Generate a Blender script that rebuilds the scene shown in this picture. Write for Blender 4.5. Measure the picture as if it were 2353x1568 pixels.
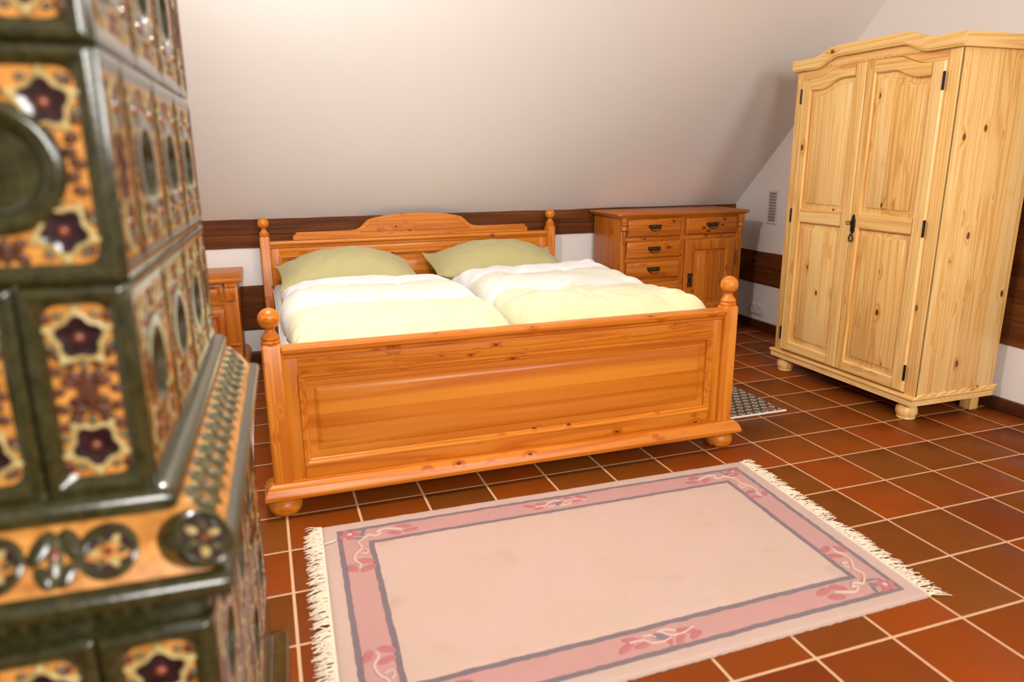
import bpy, bmesh, math, random
from mathutils import Vector, Matrix, noise
random.seed(7)
for o in list(bpy.data.objects): bpy.data.objects.remove(o)
scene = bpy.context.scene
COL = scene.collection
PI = math.pi

# ------------------------------------------------------------------ camera
CAM = Vector((0.0087, -2.4819, 1.2467)); FPX = 1643.08
YAW, PITCH, ROLL = 0.3316, -0.2511, -0.0072
fwd = Vector((math.sin(YAW)*math.cos(PITCH), math.cos(YAW)*math.cos(PITCH), math.sin(PITCH)))
rgt0 = Vector((math.cos(YAW), -math.sin(YAW), 0)); up0 = rgt0.cross(fwd)
rgt = rgt0*math.cos(ROLL) + up0*math.sin(ROLL); up = -rgt0*math.sin(ROLL) + up0*math.cos(ROLL)
cd = bpy.data.cameras.new('camera'); cam = bpy.data.objects.new('camera', cd); COL.objects.link(cam)
cam.matrix_world = Matrix(((rgt.x, up.x, -fwd.x, CAM.x), (rgt.y, up.y, -fwd.y, CAM.y), (rgt.z, up.z, -fwd.z, CAM.z), (0, 0, 0, 1)))
cd.sensor_width = 36.0; cd.lens = FPX/2353*36.0; cd.clip_start = 0.02; cd.clip_end = 60
cd.dof.use_dof = True; cd.dof.focus_distance = 3.5; cd.dof.aperture_fstop = 2.1
scene.camera = cam
def in_frame(p, m=60):
    d = Vector(p) - CAM; z = d.dot(fwd)
    if z < 0.1: return False
    u = 1176.5 + FPX*d.dot(rgt)/z; v = 784 - FPX*d.dot(up)/z
    return -m < u < 2353+m and -m < v < 1568+m

# ------------------------------------------------------------------ world, lights, exposure
world = bpy.data.worlds.new('world'); scene.world = world; world.use_nodes = True
world.node_tree.nodes['Background'].inputs[0].default_value = (0.80, 0.86, 1.0, 1)
world.node_tree.nodes['Background'].inputs[1].default_value = 1.0
vs = scene.view_settings
vs.view_transform = 'Standard'; vs.look = 'None'; vs.gamma = 1.0; vs.use_curve_mapping = False
vs.exposure = 0.22
LAMP_POS = (0.05, -0.20, 2.40); LAMP_W = 84.0          # pendant lamp
def area_light(name, loc, target, sx, sy, power, color):
    d = bpy.data.lights.new(name, 'AREA'); d.shape = 'RECTANGLE'; d.size = sx; d.size_y = sy; d.energy = power; d.color = color
    o = bpy.data.objects.new(name, d); COL.objects.link(o); o.location = loc
    o.rotation_euler = (Vector(target)-Vector(loc)).to_track_quat('-Z', 'Y').to_euler()
    return o
# daylight falling in through the two roof windows of the opposite roof slope, behind the camera
area_light('roof_window_front_a_offscreen', (0.2, -4.30, 2.02), (0.6, 0.6, 0.6), 0.95, 1.15, 80.0, (1.0, 0.97, 0.92))
area_light('roof_window_front_b_offscreen', (2.0, -4.30, 2.02), (1.9, 0.6, 0.6), 0.95, 1.15, 66.0, (1.0, 0.97, 0.92))

# ------------------------------------------------------------------ mesh helpers
class MB:
    def __init__(s): s.v = []; s.f = []; s.m = []; s.uv = None
    def add(s, vs, fs, m=0):
        b = len(s.v); s.v += [tuple(p) for p in vs]; s.f += [tuple(i+b for i in f) for f in fs]; s.m += [m]*len(fs); return s
    def box(s, x0, x1, y0, y1, z0, z1, bev=0.0, m=0):
        if x0 > x1: x0, x1 = x1, x0
        if y0 > y1: y0, y1 = y1, y0
        if z0 > z1: z0, z1 = z1, z0
        if bev <= 0:
            vs = [(x, y, z) for z in (z0, z1) for y in (y0, y1) for x in (x0, x1)]
            return s.add(vs, [(0, 2, 3, 1), (4, 5, 7, 6), (0, 1, 5, 4), (2, 6, 7, 3), (0, 4, 6, 2), (1, 3, 7, 5)], m)
        bm = bmesh.new(); bmesh.ops.create_cube(bm, size=1)
        for v in bm.verts:
            v.co = Vector((x0+(v.co.x+.5)*(x1-x0), y0+(v.co.y+.5)*(y1-y0), z0+(v.co.z+.5)*(z1-z0)))
        bmesh.ops.bevel(bm, geom=list(bm.edges), offset=bev, segments=2, profile=.5, affect='EDGES')
        bm.verts.index_update()
        s.add([v.co[:] for v in bm.verts], [[v.index for v in f.verts] for f in bm.faces], m); bm.free(); return s
    def loops(s, rings, cap0=False, cap1=True, m=0, closed=True):
        """rings: list of equal-length point lists, bridged in order"""
        n = len(rings[0]); vs = [p for r in rings for p in r]; fs = []
        for k in range(len(rings)-1):
            for i in range(n if closed else n-1):
                j = (i+1) % n; fs.append((k*n+i, k*n+j, (k+1)*n+j, (k+1)*n+i))
        if cap0: fs.append(tuple(range(n))[::-1])
        if cap1: fs.append(tuple((len(rings)-1)*n+i for i in range(n)))
        return s.add(vs, fs, m)
    def rect_loops(s, T, u0, u1, v0, v1, prof, cap=True, m=0):
        """mitred moulding or raised panel: prof is a list of (inset, height)"""
        return s.loops([[T(u0+i, v0+i, w), T(u1-i, v0+i, w), T(u1-i, v1-i, w), T(u0+i, v1-i, w)] for i, w in prof], False, cap, m)
    def prism(s, poly, T, w0, w1, m=0, bev=0.0):
        if bev > 0:
            cx = sum(p[0] for p in poly)/len(poly); cy = sum(p[1] for p in poly)/len(poly)
            R = lambda k, w: [T(p[0]+(k*(cx-p[0])/max(1e-6, math.hypot(cx-p[0], cy-p[1]))), p[1]+(k*(cy-p[1])/max(1e-6, math.hypot(cx-p[0], cy-p[1]))), w) for p in poly]
            return s.loops([R(0, w0), R(0, w1-bev), R(bev, w1)], True, True, m)
        return s.loops([[T(u, v, w0) for u, v in poly], [T(u, v, w1) for u, v in poly]], True, True, m)
    def lathe(s, prof, c=(0, 0, 0), n=24, T=None, m=0, flute=0, depth=0.0):
        T = T or (lambda x, y, z: (x, y, z)); rings = []
        for r, z in prof:
            ring = []
            for i in range(n):
                a = 2*PI*i/n; rr = r*(1-depth*(.5+.5*math.cos(flute*a))) if flute else r
                ring.append(T(c[0]+rr*math.cos(a), c[1]+rr*math.sin(a), c[2]+z))
            rings.append(ring)
        return s.loops(rings, True, True, m)
    def tube(s, pts, r, n=8, m=0, closed=False):
        pts = [Vector(p) for p in pts]; rs = r if isinstance(r, (list, tuple)) else [r]*len(pts); rings = []
        ref = Vector((0, 0, 1))
        for i, p in enumerate(pts):
            if closed: t = pts[(i+1) % len(pts)]-pts[i-1]
            else: t = pts[min(i+1, len(pts)-1)]-pts[max(i-1, 0)]
            t.normalize(); a = ref if abs(t.dot(ref)) < .95 else Vector((1, 0, 0))
            x = t.cross(a).normalized(); y = t.cross(x)
            rings.append([(p+x*math.cos(2*PI*k/n)*rs[i]+y*math.sin(2*PI*k/n)*rs[i])[:] for k in range(n)])
        if closed: rings.append(rings[0]); return s.loops(rings, False, False, m)
        return s.loops(rings, True, True, m)
    def blob(s, T, cu, cv, ru, rv, rot, w0, h, n=10, m=0, pts=None):
        """low dome with an elliptical (or pts: [(radius factor)]) outline"""
        rings = []
        for k, hh in ((1.0, 0.0), (.86, .55), (.5, .92)):
            ring = []
            for i in range(n):
                a = 2*PI*i/n; f = pts(a) if pts else 1
                x = ru*k*f*math.cos(a); y = rv*k*f*math.sin(a)
                ring.append(T(cu+x*math.cos(rot)-y*math.sin(rot), cv+x*math.sin(rot)+y*math.cos(rot), w0+h*hh))
            rings.append(ring)
        return s.loops(rings, False, True, m)
    def mesh(s, name, mats, off=(0, 0, 0), smooth=True, angle=35):
        me = bpy.data.meshes.new(name)
        me.from_pydata([(p[0]-off[0], p[1]-off[1], p[2]-off[2]) for p in s.v], [], s.f)
        for i, mt in enumerate(mats): me.materials.append(mt)
        if len(mats) > 1: me.polygons.foreach_set('material_index', s.m)
        bm = bmesh.new(); bm.from_mesh(me); bmesh.ops.recalc_face_normals(bm, faces=bm.faces); bm.to_mesh(me); bm.free()
        if smooth:
            me.polygons.foreach_set('use_smooth', [True]*len(me.polygons)); me.set_sharp_from_angle(angle=math.radians(angle))
        me.update(); return me

def tag(o, label=None, cat=None, group=None, kind=None):
    if label: o['label'] = label
    if cat: o['category'] = cat
    if group: o['group'] = group
    if kind: o['kind'] = kind
    return o
def thing(name, loc, label, cat, group=None, kind=None, rz=0.0):
    o = bpy.data.objects.new(name, None); COL.objects.link(o); o.location = loc; o.rotation_euler = (0, 0, rz); o.empty_display_size = .1
    return tag(o, label, cat, group, kind)
def world_off(o):
    p = Vector((0, 0, 0))
    while o: p = p+o.location; o = o.parent
    return p
def obj(name, mb, mats, parent=None, label=None, cat=None, group=None, kind=None, local=False, angle=35, smooth=True):
    """link a mesh builder as ONE object; vertices are given in world space unless local"""
    if not isinstance(mats, (list, tuple)): mats = [mats]
    if local or not mb.v: off = (0, 0, 0); loc = (0, 0, 0)
    else:
        xs = [p[0] for p in mb.v]; ys = [p[1] for p in mb.v]; zs = [p[2] for p in mb.v]
        off = ((min(xs)+max(xs))/2, (min(ys)+max(ys))/2, min(zs)); loc = off
    o = bpy.data.objects.new(name, mb.mesh(name, mats, off, smooth, angle)); COL.objects.link(o)
    if parent is not None:
        o.parent = parent; o.location = Vector(loc)-(world_off(parent) if not local else Vector((0, 0, 0)))
    else: o.location = loc
    return tag(o, label, cat, group, kind)
def copy_tree(o, parent=None):
    c = o.copy(); COL.objects.link(c); c.parent = parent
    for ch in list(o.children): copy_tree(ch, c)
    return c
FY = lambda y0: (lambda u, v, w: (u, y0-w, v))      # a face looking to -Y: u = x, v = z
FX = lambda x0: (lambda u, v, w: (x0-w, u, v))      # a face looking to -X: u = y, v = z
FZ = lambda z0: (lambda u, v, w: (u, v, z0+w))      # a face looking up

# ------------------------------------------------------------------ materials
class NT:
    def __init__(s, name):
        s.mat = bpy.data.materials.new(name); s.mat.use_nodes = True; s.t = s.mat.node_tree; s.n = s.t.nodes
        s.b = s.n['Principled BSDF']
    def node(s, typ, **kw):
        nd = s.n.new('ShaderNode'+typ)
        for k, v in kw.items(): setattr(nd, k, v)
        return nd
    def put(s, sock, val):
        if hasattr(val, 'is_linked') or isinstance(val, bpy.types.NodeSocket): s.t.links.new(val, sock)
        elif isinstance(val, (tuple, list)) and len(val) == 3 and sock.type == 'RGBA': sock.default_value = (*val, 1)
        else: sock.default_value = val
    def math(s, op, a, b=None, c=None):
        nd = s.node('Math', operation=op); s.put(nd.inputs[0], a)
        if b is not None: s.put(nd.inputs[1], b)
        if c is not None: s.put(nd.inputs[2], c)
        return nd.outputs[0]
    def vmath(s, op, a, b):
        nd = s.node('VectorMath', operation=op); s.put(nd.inputs[0], a); s.put(nd.inputs[1], b); return nd.outputs[0]
    def comb(s, x, y, z):
        nd = s.node('CombineXYZ'); s.put(nd.inputs[0], x); s.put(nd.inputs[1], y); s.put(nd.inputs[2], z); return nd.outputs[0]
    def sep(s, v):
        nd = s.node('SeparateXYZ'); s.put(nd.inputs[0], v); return nd.outputs
    def noise(s, vec, scale, detail=3, rough=.55, dist=0.0):
        nd = s.node('TexNoise'); s.put(nd.inputs['Vector'], vec); nd.inputs['Scale'].default_value = scale
        nd.inputs['Detail'].default_value = detail; nd.inputs['Roughness'].default_value = rough; nd.inputs['Distortion'].default_value = dist
        return nd.outputs['Fac']
    def ramp(s, fac, stops, interp='LINEAR'):
        nd = s.node('ValToRGB'); cr = nd.color_ramp; cr.interpolation = interp
        while len(cr.elements) < len(stops): cr.elements.new(.5)
        for e, (p, c) in zip(cr.elements, stops): e.position = p; e.color = (*c, 1) if len(c) == 3 else c
        s.put(nd.inputs[0], fac); return nd.outputs[0]
    def mix(s, fac, a, b, blend='MIX'):
        nd = s.node('Mix', data_type='RGBA', blend_type=blend); s.put(nd.inputs[0], fac); s.put(nd.inputs[6], a); s.put(nd.inputs[7], b); return nd.outputs[2]
    def smooth(s, val, a, b, lo=0.0, hi=1.0):
        nd = s.node('MapRange', interpolation_type='SMOOTHSTEP'); s.put(nd.inputs[0], val)
        for i, x in enumerate((a, b, lo, hi)): nd.inputs[1+i].default_value = x
        return nd.outputs[0]
    def coord(s, which='Object'): return s.node('TexCoord').outputs[which]
    def rand(s): return s.node('ObjectInfo').outputs['Random']
    def bump(s, h, strength=.2, dist=.002):
        nd = s.node('Bump'); nd.inputs['Strength'].default_value = strength; nd.inputs['Distance'].default_value = dist
        s.put(nd.inputs['Height'], h); s.t.links.new(nd.outputs[0], s.b.inputs['Normal'])
    def out(s, color, rough=.5, spec=.5, coat=0.0, metal=0.0, sheen=0.0):
        s.put(s.b.inputs['Base Color'], color); s.put(s.b.inputs['Roughness'], rough); s.b.inputs['Specular IOR Level'].default_value = spec
        s.b.inputs['Coat Weight'].default_value = coat; s.b.inputs['Coat Roughness'].default_value = .25; s.b.inputs['Metallic'].default_value = metal
        s.b.inputs['Sheen Weight'].default_value = sheen
        return s.mat
_pine = {}
def pine(kind, grain, stave):
    """pine board: grain and stave axes 'x','y','z'"""
    key = (kind, grain, stave)
    if key in _pine: return _pine[key]
    P = {'bed':      dict(light=(.64, .220, .019), mid=(.54, .150, .008), dark=(.34, .066, .003), knot=(.11, .026, .005), w=.13, k=.12, ring=24, rough=.33, coat=.10, tone=.35, vs=15),
         'panel':    dict(light=(.64, .220, .019), mid=(.53, .145, .007), dark=(.36, .075, .003), knot=(.2, .05, .006), w=.055, k=1.1, ring=9, rough=.33, coat=.12, tone=.6),
         'chest':    dict(light=(.55, .175, .018), mid=(.46, .120, .009), dark=(.28, .056, .004), knot=(.085, .018, .004), w=.10, k=.10, ring=22, rough=.34, coat=.08, tone=.4, vs=14),
         'wardrobe': dict(light=(.86, .590, .245), mid=(.80, .470, .150), dark=(.56, .235, .042), knot=(.17, .050, .010), w=.085, k=.20, ring=30, rough=.38, coat=.15, tone=.75),
         }[kind]
    t = NT('pine_%s_%s%s' % key); co = t.coord(); r = t.rand(); ax = {'x': 0, 'y': 1, 'z': 2}
    sx = t.sep(co)
    idx = t.math('FLOOR', t.math('DIVIDE', t.math('ADD', sx[ax[stave]], t.math('MULTIPLY', r, 3.7)), P['w']))
    wn = t.node('TexWhiteNoise', noise_dimensions='1D'); t.put(wn.inputs['W'], t.math('ADD', idx, t.math('MULTIPLY', r, 57.0)))
    sr = wn.outputs['Value']
    off = t.vmath('MULTIPLY', t.comb(sr, sr, sr), (5.3, 7.1, 9.7))
    off = t.vmath('ADD', off, t.vmath('MULTIPLY', t.comb(r, r, r), (31., 17., 23.)))
    p = t.vmath('ADD', co, off)
    sc = [1, 1, 1]; sc[ax[grain]] = .034; ps = t.vmath('MULTIPLY', p, tuple(sc))
    sk = [1, 1, 1]; sk[ax[grain]] = .60; pk = t.vmath('MULTIPLY', p, tuple(sk))
    vo = t.node('TexVoronoi'); t.put(vo.inputs['Vector'], pk); vo.inputs['Scale'].default_value = P.get('vs', 9.5)
    gate = t.math('GREATER_THAN', t.sep(vo.outputs['Color'])[0], P['k'])
    d = t.math('ADD', vo.outputs['Distance'], t.math('MULTIPLY', t.math('SUBTRACT', t.noise(p, 60, 2), .5), .06))
    core = t.math('MULTIPLY', t.smooth(d, .115, .075, 0, 1), gate)
    halo = t.math('MULTIPLY', t.smooth(d, .36, .08, 0, 1), gate)
    n1 = t.noise(ps, 10.0, 2, .45, .12)
    ph = t.math('ADD', t.math('MULTIPLY', n1, P['ring']), t.math('MULTIPLY', halo, 1.5))
    ring = t.math('ADD', t.math('MULTIPLY', t.math('SINE', t.math('MULTIPLY', ph, 3.0)), .5), .5)
    ring = t.math('POWER', ring, 1.7)
    sf = [1, 1, 1]; sf[ax[grain]] = .02
    fib = t.noise(t.vmath('MULTIPLY', p, tuple(sf)), 170, 3, .6)
    cloud = t.noise(ps, 5.0, 2)
    fac = t.math('ADD', t.math('MULTIPLY', ring, .34), t.math('MULTIPLY', fib, .42))
    fac = t.math('ADD', fac, t.math('MULTIPLY', t.math('SUBTRACT', sr, .5), P['tone']*.55))
    fac = t.math('ADD', fac, t.math('MULTIPLY', t.math('SUBTRACT', cloud, .5), .55))
    fac = t.math('ADD', fac, t.math('MULTIPLY', halo, .22))
    c = t.ramp(fac, [(.12, P['light']), (.45, P['mid']), (.95, P['dark'])])
    c = t.mix(core, c, P['knot'])
    t.bump(t.math('ADD', t.math('MULTIPLY', ring, .3), fib), .12, .001)
    _pine[key] = t.out(c, P['rough'], .32, P['coat']); return _pine[key]

def plain(name, color, rough=.5, var=.08, scale=30, metal=0.0, spec=.5, coat=0.0, bump=0.0):
    t = NT(name); n = t.noise(t.coord(), scale, 4)
    c = t.mix(n, tuple(x*(1-var) for x in color), tuple(min(1, x*(1+var)) for x in color))
    if bump: t.bump(n, bump, .003)
    return t.out(c, rough, spec, coat, metal)
def plaster_mat(name='white_plaster', c0=(.79, .75, .72), c1=(.82, .785, .755)):
    t = NT(name); co = t.coord(); n = t.noise(co, 1.3, 3); f = t.noise(co, 240, 3)
    c = t.mix(n, c0, c1); t.bump(f, .10, .0015); return t.out(c, .85, .2)
def beam_mat():
    t = NT('dark_stained_timber'); co = t.coord(); r = t.rand()
    p = t.vmath('ADD', co, t.vmath('MULTIPLY', t.comb(r, r, r), (9., 5., 7.)))
    v = t.vmath('MULTIPLY', p, (.06, .06, 1)); n = t.noise(v, 26, 4, .6, .3); f = t.noise(t.vmath('MULTIPLY', p, (.03, .03, 1)), 140, 3)
    vo = t.node('TexVoronoi'); t.put(vo.inputs['Vector'], t.vmath('MULTIPLY', p, (.5, 1, 1))); vo.inputs['Scale'].default_value = 6
    kn = t.smooth(vo.outputs['Distance'], .14, .08)
    fac = t.math('ADD', t.math('MULTIPLY', n, .7), t.math('MULTIPLY', f, .35))
    c = t.ramp(fac, [(.3, (.045, .012, .003)), (.55, (.130, .036, .007)), (.8, (.240, .075, .015))])
    c = t.mix(kn, c, (.03, .008, .003)); t.bump(fac, .35, .003); return t.out(c, .55, .15)
def tile_floor_mat():
    t = NT('glazed_terracotta'); co = t.coord(); r = t.rand()
    p = t.vmath('ADD', co, t.vmath('MULTIPLY', t.comb(r, r, r), (41., 29., 13.)))
    base = t.ramp(r, [(0, (.205, .036, .0035)), (.16, (.265, .052, .0035)), (.34, (.165, .022, .0030)), (.5, (.185, .052, .0050)), (.66, (.300, .046, .0030)), (.82, (.135, .040, .0050)), (1, (.235, .042, .0035))])
    n = t.noise(p, 5.5, 3); c = t.mix(t.math('MULTIPLY', n, .75), base, (.150, .040, .0045)); s = t.noise(p, 180, 2)
    c = t.mix(t.smooth(s, .68, .76, 0, .5), c, (.05, .015, .006))
    rg = t.math('ADD', .30, t.math('MULTIPLY', t.noise(p, 14, 3), .16)); t.bump(t.noise(p, 9, 2), .05, .004)
    return t.out(c, rg, .11)
def glaze(name, c0, c1, rough=.16, scale=60, spec=.6, coat=.3):
    t = NT(name); co = t.coord(); r = t.rand(); p = t.vmath('ADD', co, t.comb(r, r, r))
    n = t.noise(p, scale, 3, .6); c = t.ramp(n, [(.3, c0), (.7, c1)]); t.bump(t.noise(p, 110, 2), .10, .002)
    return t.out(c, rough, spec, coat)
def fabric(name, color, scale=900, rough=.9):
    t = NT(name); co = t.coord(); n = t.noise(co, scale, 2); b = t.noise(co, 6, 2)
    c = t.mix(b, tuple(x*.94 for x in color), color); t.bump(n, .18, .001); return t.out(c, rough, .2, 0, 0, .15)
def duvet_mat():
    t = NT('striped_bed_linen'); uv = t.coord('UV'); s = t.sep(uv)
    n = t.noise(t.vmath('MULTIPLY', uv, (3, 1, 1)), 2.2, 2)
    v = t.math('ADD', s[1], t.math('MULTIPLY', t.math('SUBTRACT', n, .5), .05))
    W = (.78, .765, .77); c = t.ramp(v, [(0, (.67, .635, .36)), (.12, (.69, .66, .42)), (.335, (.66, .635, .44)), (.345, (.79, .765, .73)), (.46, (.75, .725, .64)), (.645, (.62, .60, .48)), (.655, W), (1, W)])
    t.bump(t.noise(t.coord(), 700, 2), .15, .001); return t.out(c, .9, .2, 0, 0, .15)
def rug_mat():
    t = NT('carved_wool_pile'); uv = t.coord('UV'); s = t.sep(uv)     # uv in metres from the rug's corner
    w = t.math('MULTIPLY', t.math('SUBTRACT', t.noise(uv, 22, 3), .5), .010)
    a = t.math('MINIMUM', s[0], t.math('SUBTRACT', RUG_L, s[0])); b = t.math('MINIMUM', s[1], t.math('SUBTRACT', RUG_W, s[1]))
    d = t.math('ADD', t.math('MINIMUM', a, b), w)
    big = t.noise(uv, 3.2, 3); fine = t.noise(t.vmath('MULTIPLY', uv, (260, 60, 1)), 1, 2)
    field = t.mix(t.smooth(big, .35, .65), (.55, .390, .305), (.565, .395, .325)); stain = t.smooth(t.noise(t.vmath('ADD', uv, (4.2, 1.3, 0)), 4.5, 2), .58, .74, 0, .45)
    field = t.mix(stain, field, (.42, .295, .19))
    pink = t.mix(big, (.455, .230, .205), (.50, .275, .245)); margin = t.mix(big, (.51, .355, .29), (.535, .38, .315)); grey = (.17, .125, .14)
    c = t.mix(t.math('GREATER_THAN', d, .046), margin, grey); c = t.mix(t.math('GREATER_THAN', d, .063), c, pink)
    c = t.mix(t.math('GREATER_THAN', d, .144), c, grey); c = t.mix(t.math('GREATER_THAN', d, .162), c, field)
    c = t.mix(t.math('MULTIPLY', t.math('SUBTRACT', fine, .35), .5), c, t.mix(.5, c, (.42, .28, .22)), 'MIX')
    t.bump(t.noise(t.vmath('MULTIPLY', uv, (500, 260, 1)), 1, 2), .55, .004)
    return t.out(c, .95, .1, 0, 0, .2)
def mat_mat():
    """olive woven bath mat with rows of small pale blossoms"""
    t = NT('olive_blossom_weave'); uv = t.coord('UV'); s = t.sep(uv); cw, ch = .047, .040
    row = t.math('FLOOR', t.math('DIVIDE', s[1], ch)); odd = t.math('MULTIPLY', t.math('MODULO', row, 2.0), .5)
    x = t.math('SUBTRACT', t.math('FRACT', t.math('ADD', t.math('DIVIDE', s[0], cw), odd)), .5)
    y = t.math('SUBTRACT', t.math('FRACT', t.math('DIVIDE', s[1], ch)), .5)
    r = t.math('SQRT', t.math('ADD', t.math('MULTIPLY', x, x), t.math('MULTIPLY', y, y))); a = t.math('ARCTAN2', y, x)
    lim = t.math('ADD', .34, t.math('MULTIPLY', t.math('COSINE', t.math('MULTIPLY', a, 4)), .10))
    fl = t.math('MULTIPLY', t.math('LESS_THAN', r, lim), t.math('GREATER_THAN', r, .085))
    w = t.math('GREATER_THAN', t.noise(uv, 260, 1), .44)
    c = t.mix(t.math('MULTIPLY', fl, w), (.095, .085, .052), (.62, .50, .43))
    t.bump(t.noise(uv, 420, 1), .4, .003); return t.out(c, .95, .1)

RUG_L, RUG_W = 1.69, 1.0
M = {}
M['plaster'] = plaster_mat(); M['beam'] = beam_mat(); M['tile'] = tile_floor_mat()
M['grout'] = plain('pale_grout', (.60, .37, .21), .9, .15, 90)
M['base'] = plain('dark_red_skirting', (.075, .020, .009), .35, .35, 25)
M['white_plastic'] = plain('white_plastic', (.72, .68, .63), .35, .02)
M['hole_shade'] = plain('painted_hole_shade', (.03, .027, .025), .8, .1)
M['slat'] = plain('grey_vent_slat', (.30, .265, .235), .5, .05)
M['green'] = glaze('green_glaze', (.014, .015, .003), (.050, .045, .013))
M['ochre'] = glaze('ochre_glaze', (.34, .125, .020), (.66, .30, .070), .28, 45, .25, .05)
M['purple'] = glaze('aubergine_glaze', (.008, .004, .004), (.035, .012, .016), .12)
M['cream'] = glaze('cream_glaze', (.32, .24, .08), (.58, .45, .19), .28, 60, .3, .05)
M['leafb'] = glaze('brown_leaf_glaze', (.045, .014, .007), (.13, .048, .022), .35, 60, .25, .0)
M['olive'] = glaze('olive_relief_glaze', (.040, .037, .014), (.13, .112, .050), .14)
M['dish'] = M['green']
M['red'] = glaze('russet_glaze', (.13, .030, .012), (.25, .060, .02), .2)
M['linen'] = fabric('white_linen', (.80, .78, .77)); M['mattress'] = fabric('grey_mattress_cover', (.60, .575, .57))
M['pillow'] = fabric('sage_linen', (.455, .41, .195)); M['duvet'] = duvet_mat()
M['rug'] = rug_mat(); M['fringe'] = fabric('cream_wool_fringe', (.80, .66, .50), 400)
M['rose'] = fabric('rose_wool', (.42, .145, .145), 500); M['stem'] = fabric('pale_cream_wool', (.60, .44, .36), 500); M['greywool'] = fabric('slate_wool', (.20, .155, .17), 500)
M['mat'] = mat_mat(); M['hem'] = fabric('white_cotton_hem', (.80, .76, .71)); M['ltag'] = plain('rust_leather_tag', (.33, .075, .02), .6)
M['brass'] = plain('aged_brass', (.11, .075, .035), .32, .5, 120, .9); M['iron'] = plain('black_iron', (.012, .009, .008), .4, .3, 60, .4)
M['steel'] = plain('bright_steel', (.45, .42, .38), .3, .05, 40, 1.0)

# ------------------------------------------------------------------ room shell
XR, YB, XL, YF = 3.43, 2.20, -2.90, -5.20
KN, SL = .89, .955; ZC = 2.72; YC = YB-(ZC-KN)/SL           # knee wall height, roof pitch, flat collar ceiling
fl = obj('floor', MB().box(XL-.1, XR+.1, YF-.1, YB+.1, -.14, -.0012), M['grout'], label='terracotta tiled floor with pale grout joints', cat='floor', kind='structure')
ts = .2415; S = .25
tile_mb = MB().box(-ts/2, ts/2, -ts/2, ts/2, -.010, 0, .0015)
tile_me = tile_mb.mesh('floor_tile', [M['tile']]); far = MB()
cand = []
for i in range(-12, 14):
    for j in range(-21, 9):
        cx, cy = (i+.5)*S, (j+.5)*S; w = ts; h = ts; x1, y1 = cx+w/2, cy+h/2
        if cx-w/2 > XR-.02 or cy-h/2 > YB-.02 or cx-w/2 < XL or cy-h/2 < YF: continue
        if x1 > XR: w -= x1-XR+.002; cx = x1-(x1-XR+.002)-w/2
        if y1 > YB: h -= y1-YB+.002; cy = y1-(y1-YB+.002)-h/2
        vis = any(in_frame((cx+a*S/2, cy+b*S/2, 0)) for a in (-1, 0, 1) for b in (-1, 0, 1)) and not (cx < -.35 and cy < .3) and not (0.1 < cx < 1.75 and 0.4 < cy < 1.9)
        cand.append((0 if vis else 1, (Vector((cx, cy, 0))-CAM).length, cx, cy, w, h))
cand.sort()
for k, (nv, dist, cx, cy, w, h) in enumerate(cand):
    if nv == 0 and k < 300:
        o = bpy.data.objects.new('floor_tile', tile_me); COL.objects.link(o); o.parent = fl
        o.location = Vector((cx, cy, 0))-world_off(fl); o.scale = (w/ts, h/ts, 1)
    else: far.box(cx-w/2, cx+w/2, cy-h/2, cy+h/2, -.010, 0)
obj('floor_tile_field', far, M['tile'], fl, kind='stuff')

wb = obj('wall_back', MB().box(XL-.1, XR+.1, YB, YB+.12, -.14, KN+.1), M['plaster'], label='low white knee wall behind the bed', cat='wall', kind='structure')
def gable(x0, x1, name, label, hole=None):
    mb = MB(); prof = [(YB+.12, -.14), (YB+.12, KN), (YB, KN), (YC, ZC), (YF+(YB-YC), ZC), (YF, KN), (YF-.12, KN), (YF-.12, -.14)]
    prof = [(y, z+(.12 if z > .5 else 0)) for y, z in prof]
    mb.prism(prof, lambda u, v, w: (w, u, v), x0, x1)
    return obj(name, mb, M['plaster'], label=label, cat='wall', kind='structure', smooth=False)
gable(XR, XR+.12, 'wall_right', 'white gable wall beside the wardrobe')
gable(XL-.12, XL, 'wall_left', 'white gable wall at the far side of the stove')
obj('wall_front', MB().box(XL-.1, XR+.1, YF-.12, YF, -.14, KN+.1), M['plaster'], label='low white knee wall opposite the bed', cat='wall', kind='structure')
ce = MB(); th = .14; q = lambda u, v, w: (w, u, v)
ce.prism([(YB+.1, KN-.1*SL), (YC, ZC), (YC, ZC+th), (YB+.1, KN-.1*SL+th)], q, XL-.1, XR+.1)
ce.prism([(YC, ZC), (YF+(YB-YC), ZC), (YF+(YB-YC), ZC+th), (YC, ZC+th)], q, XL-.1, XR+.1)
obj('ceiling', ce, M['plaster'], label='white sloping attic ceiling over the bed', cat='ceiling', kind='structure', smooth=False)
# opposite slope with two roof window openings
y_of = lambda z: YF+(z-KN)/SL
sl = MB(); zA, zB = 1.55, 2.40
def slope(x0, x1, z0, z1): sl.prism([(y_of(z0), z0), (y_of(z1), z1), (y_of(z1), z1+th), (y_of(z0), z0+th)], q, x0, x1)
slope(XL-.1, XR+.1, KN-.06, zA); slope(XL-.1, XR+.1, zB, ZC)
for a, b in ((XL-.1, -.30), (.70, 1.50), (2.50, XR+.1)): slope(a, b, zA, zB)
obj('ceiling', sl, M['plaster'], label='white roof slope with two roof windows opposite the bed', cat='ceiling', kind='structure', smooth=False)

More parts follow.
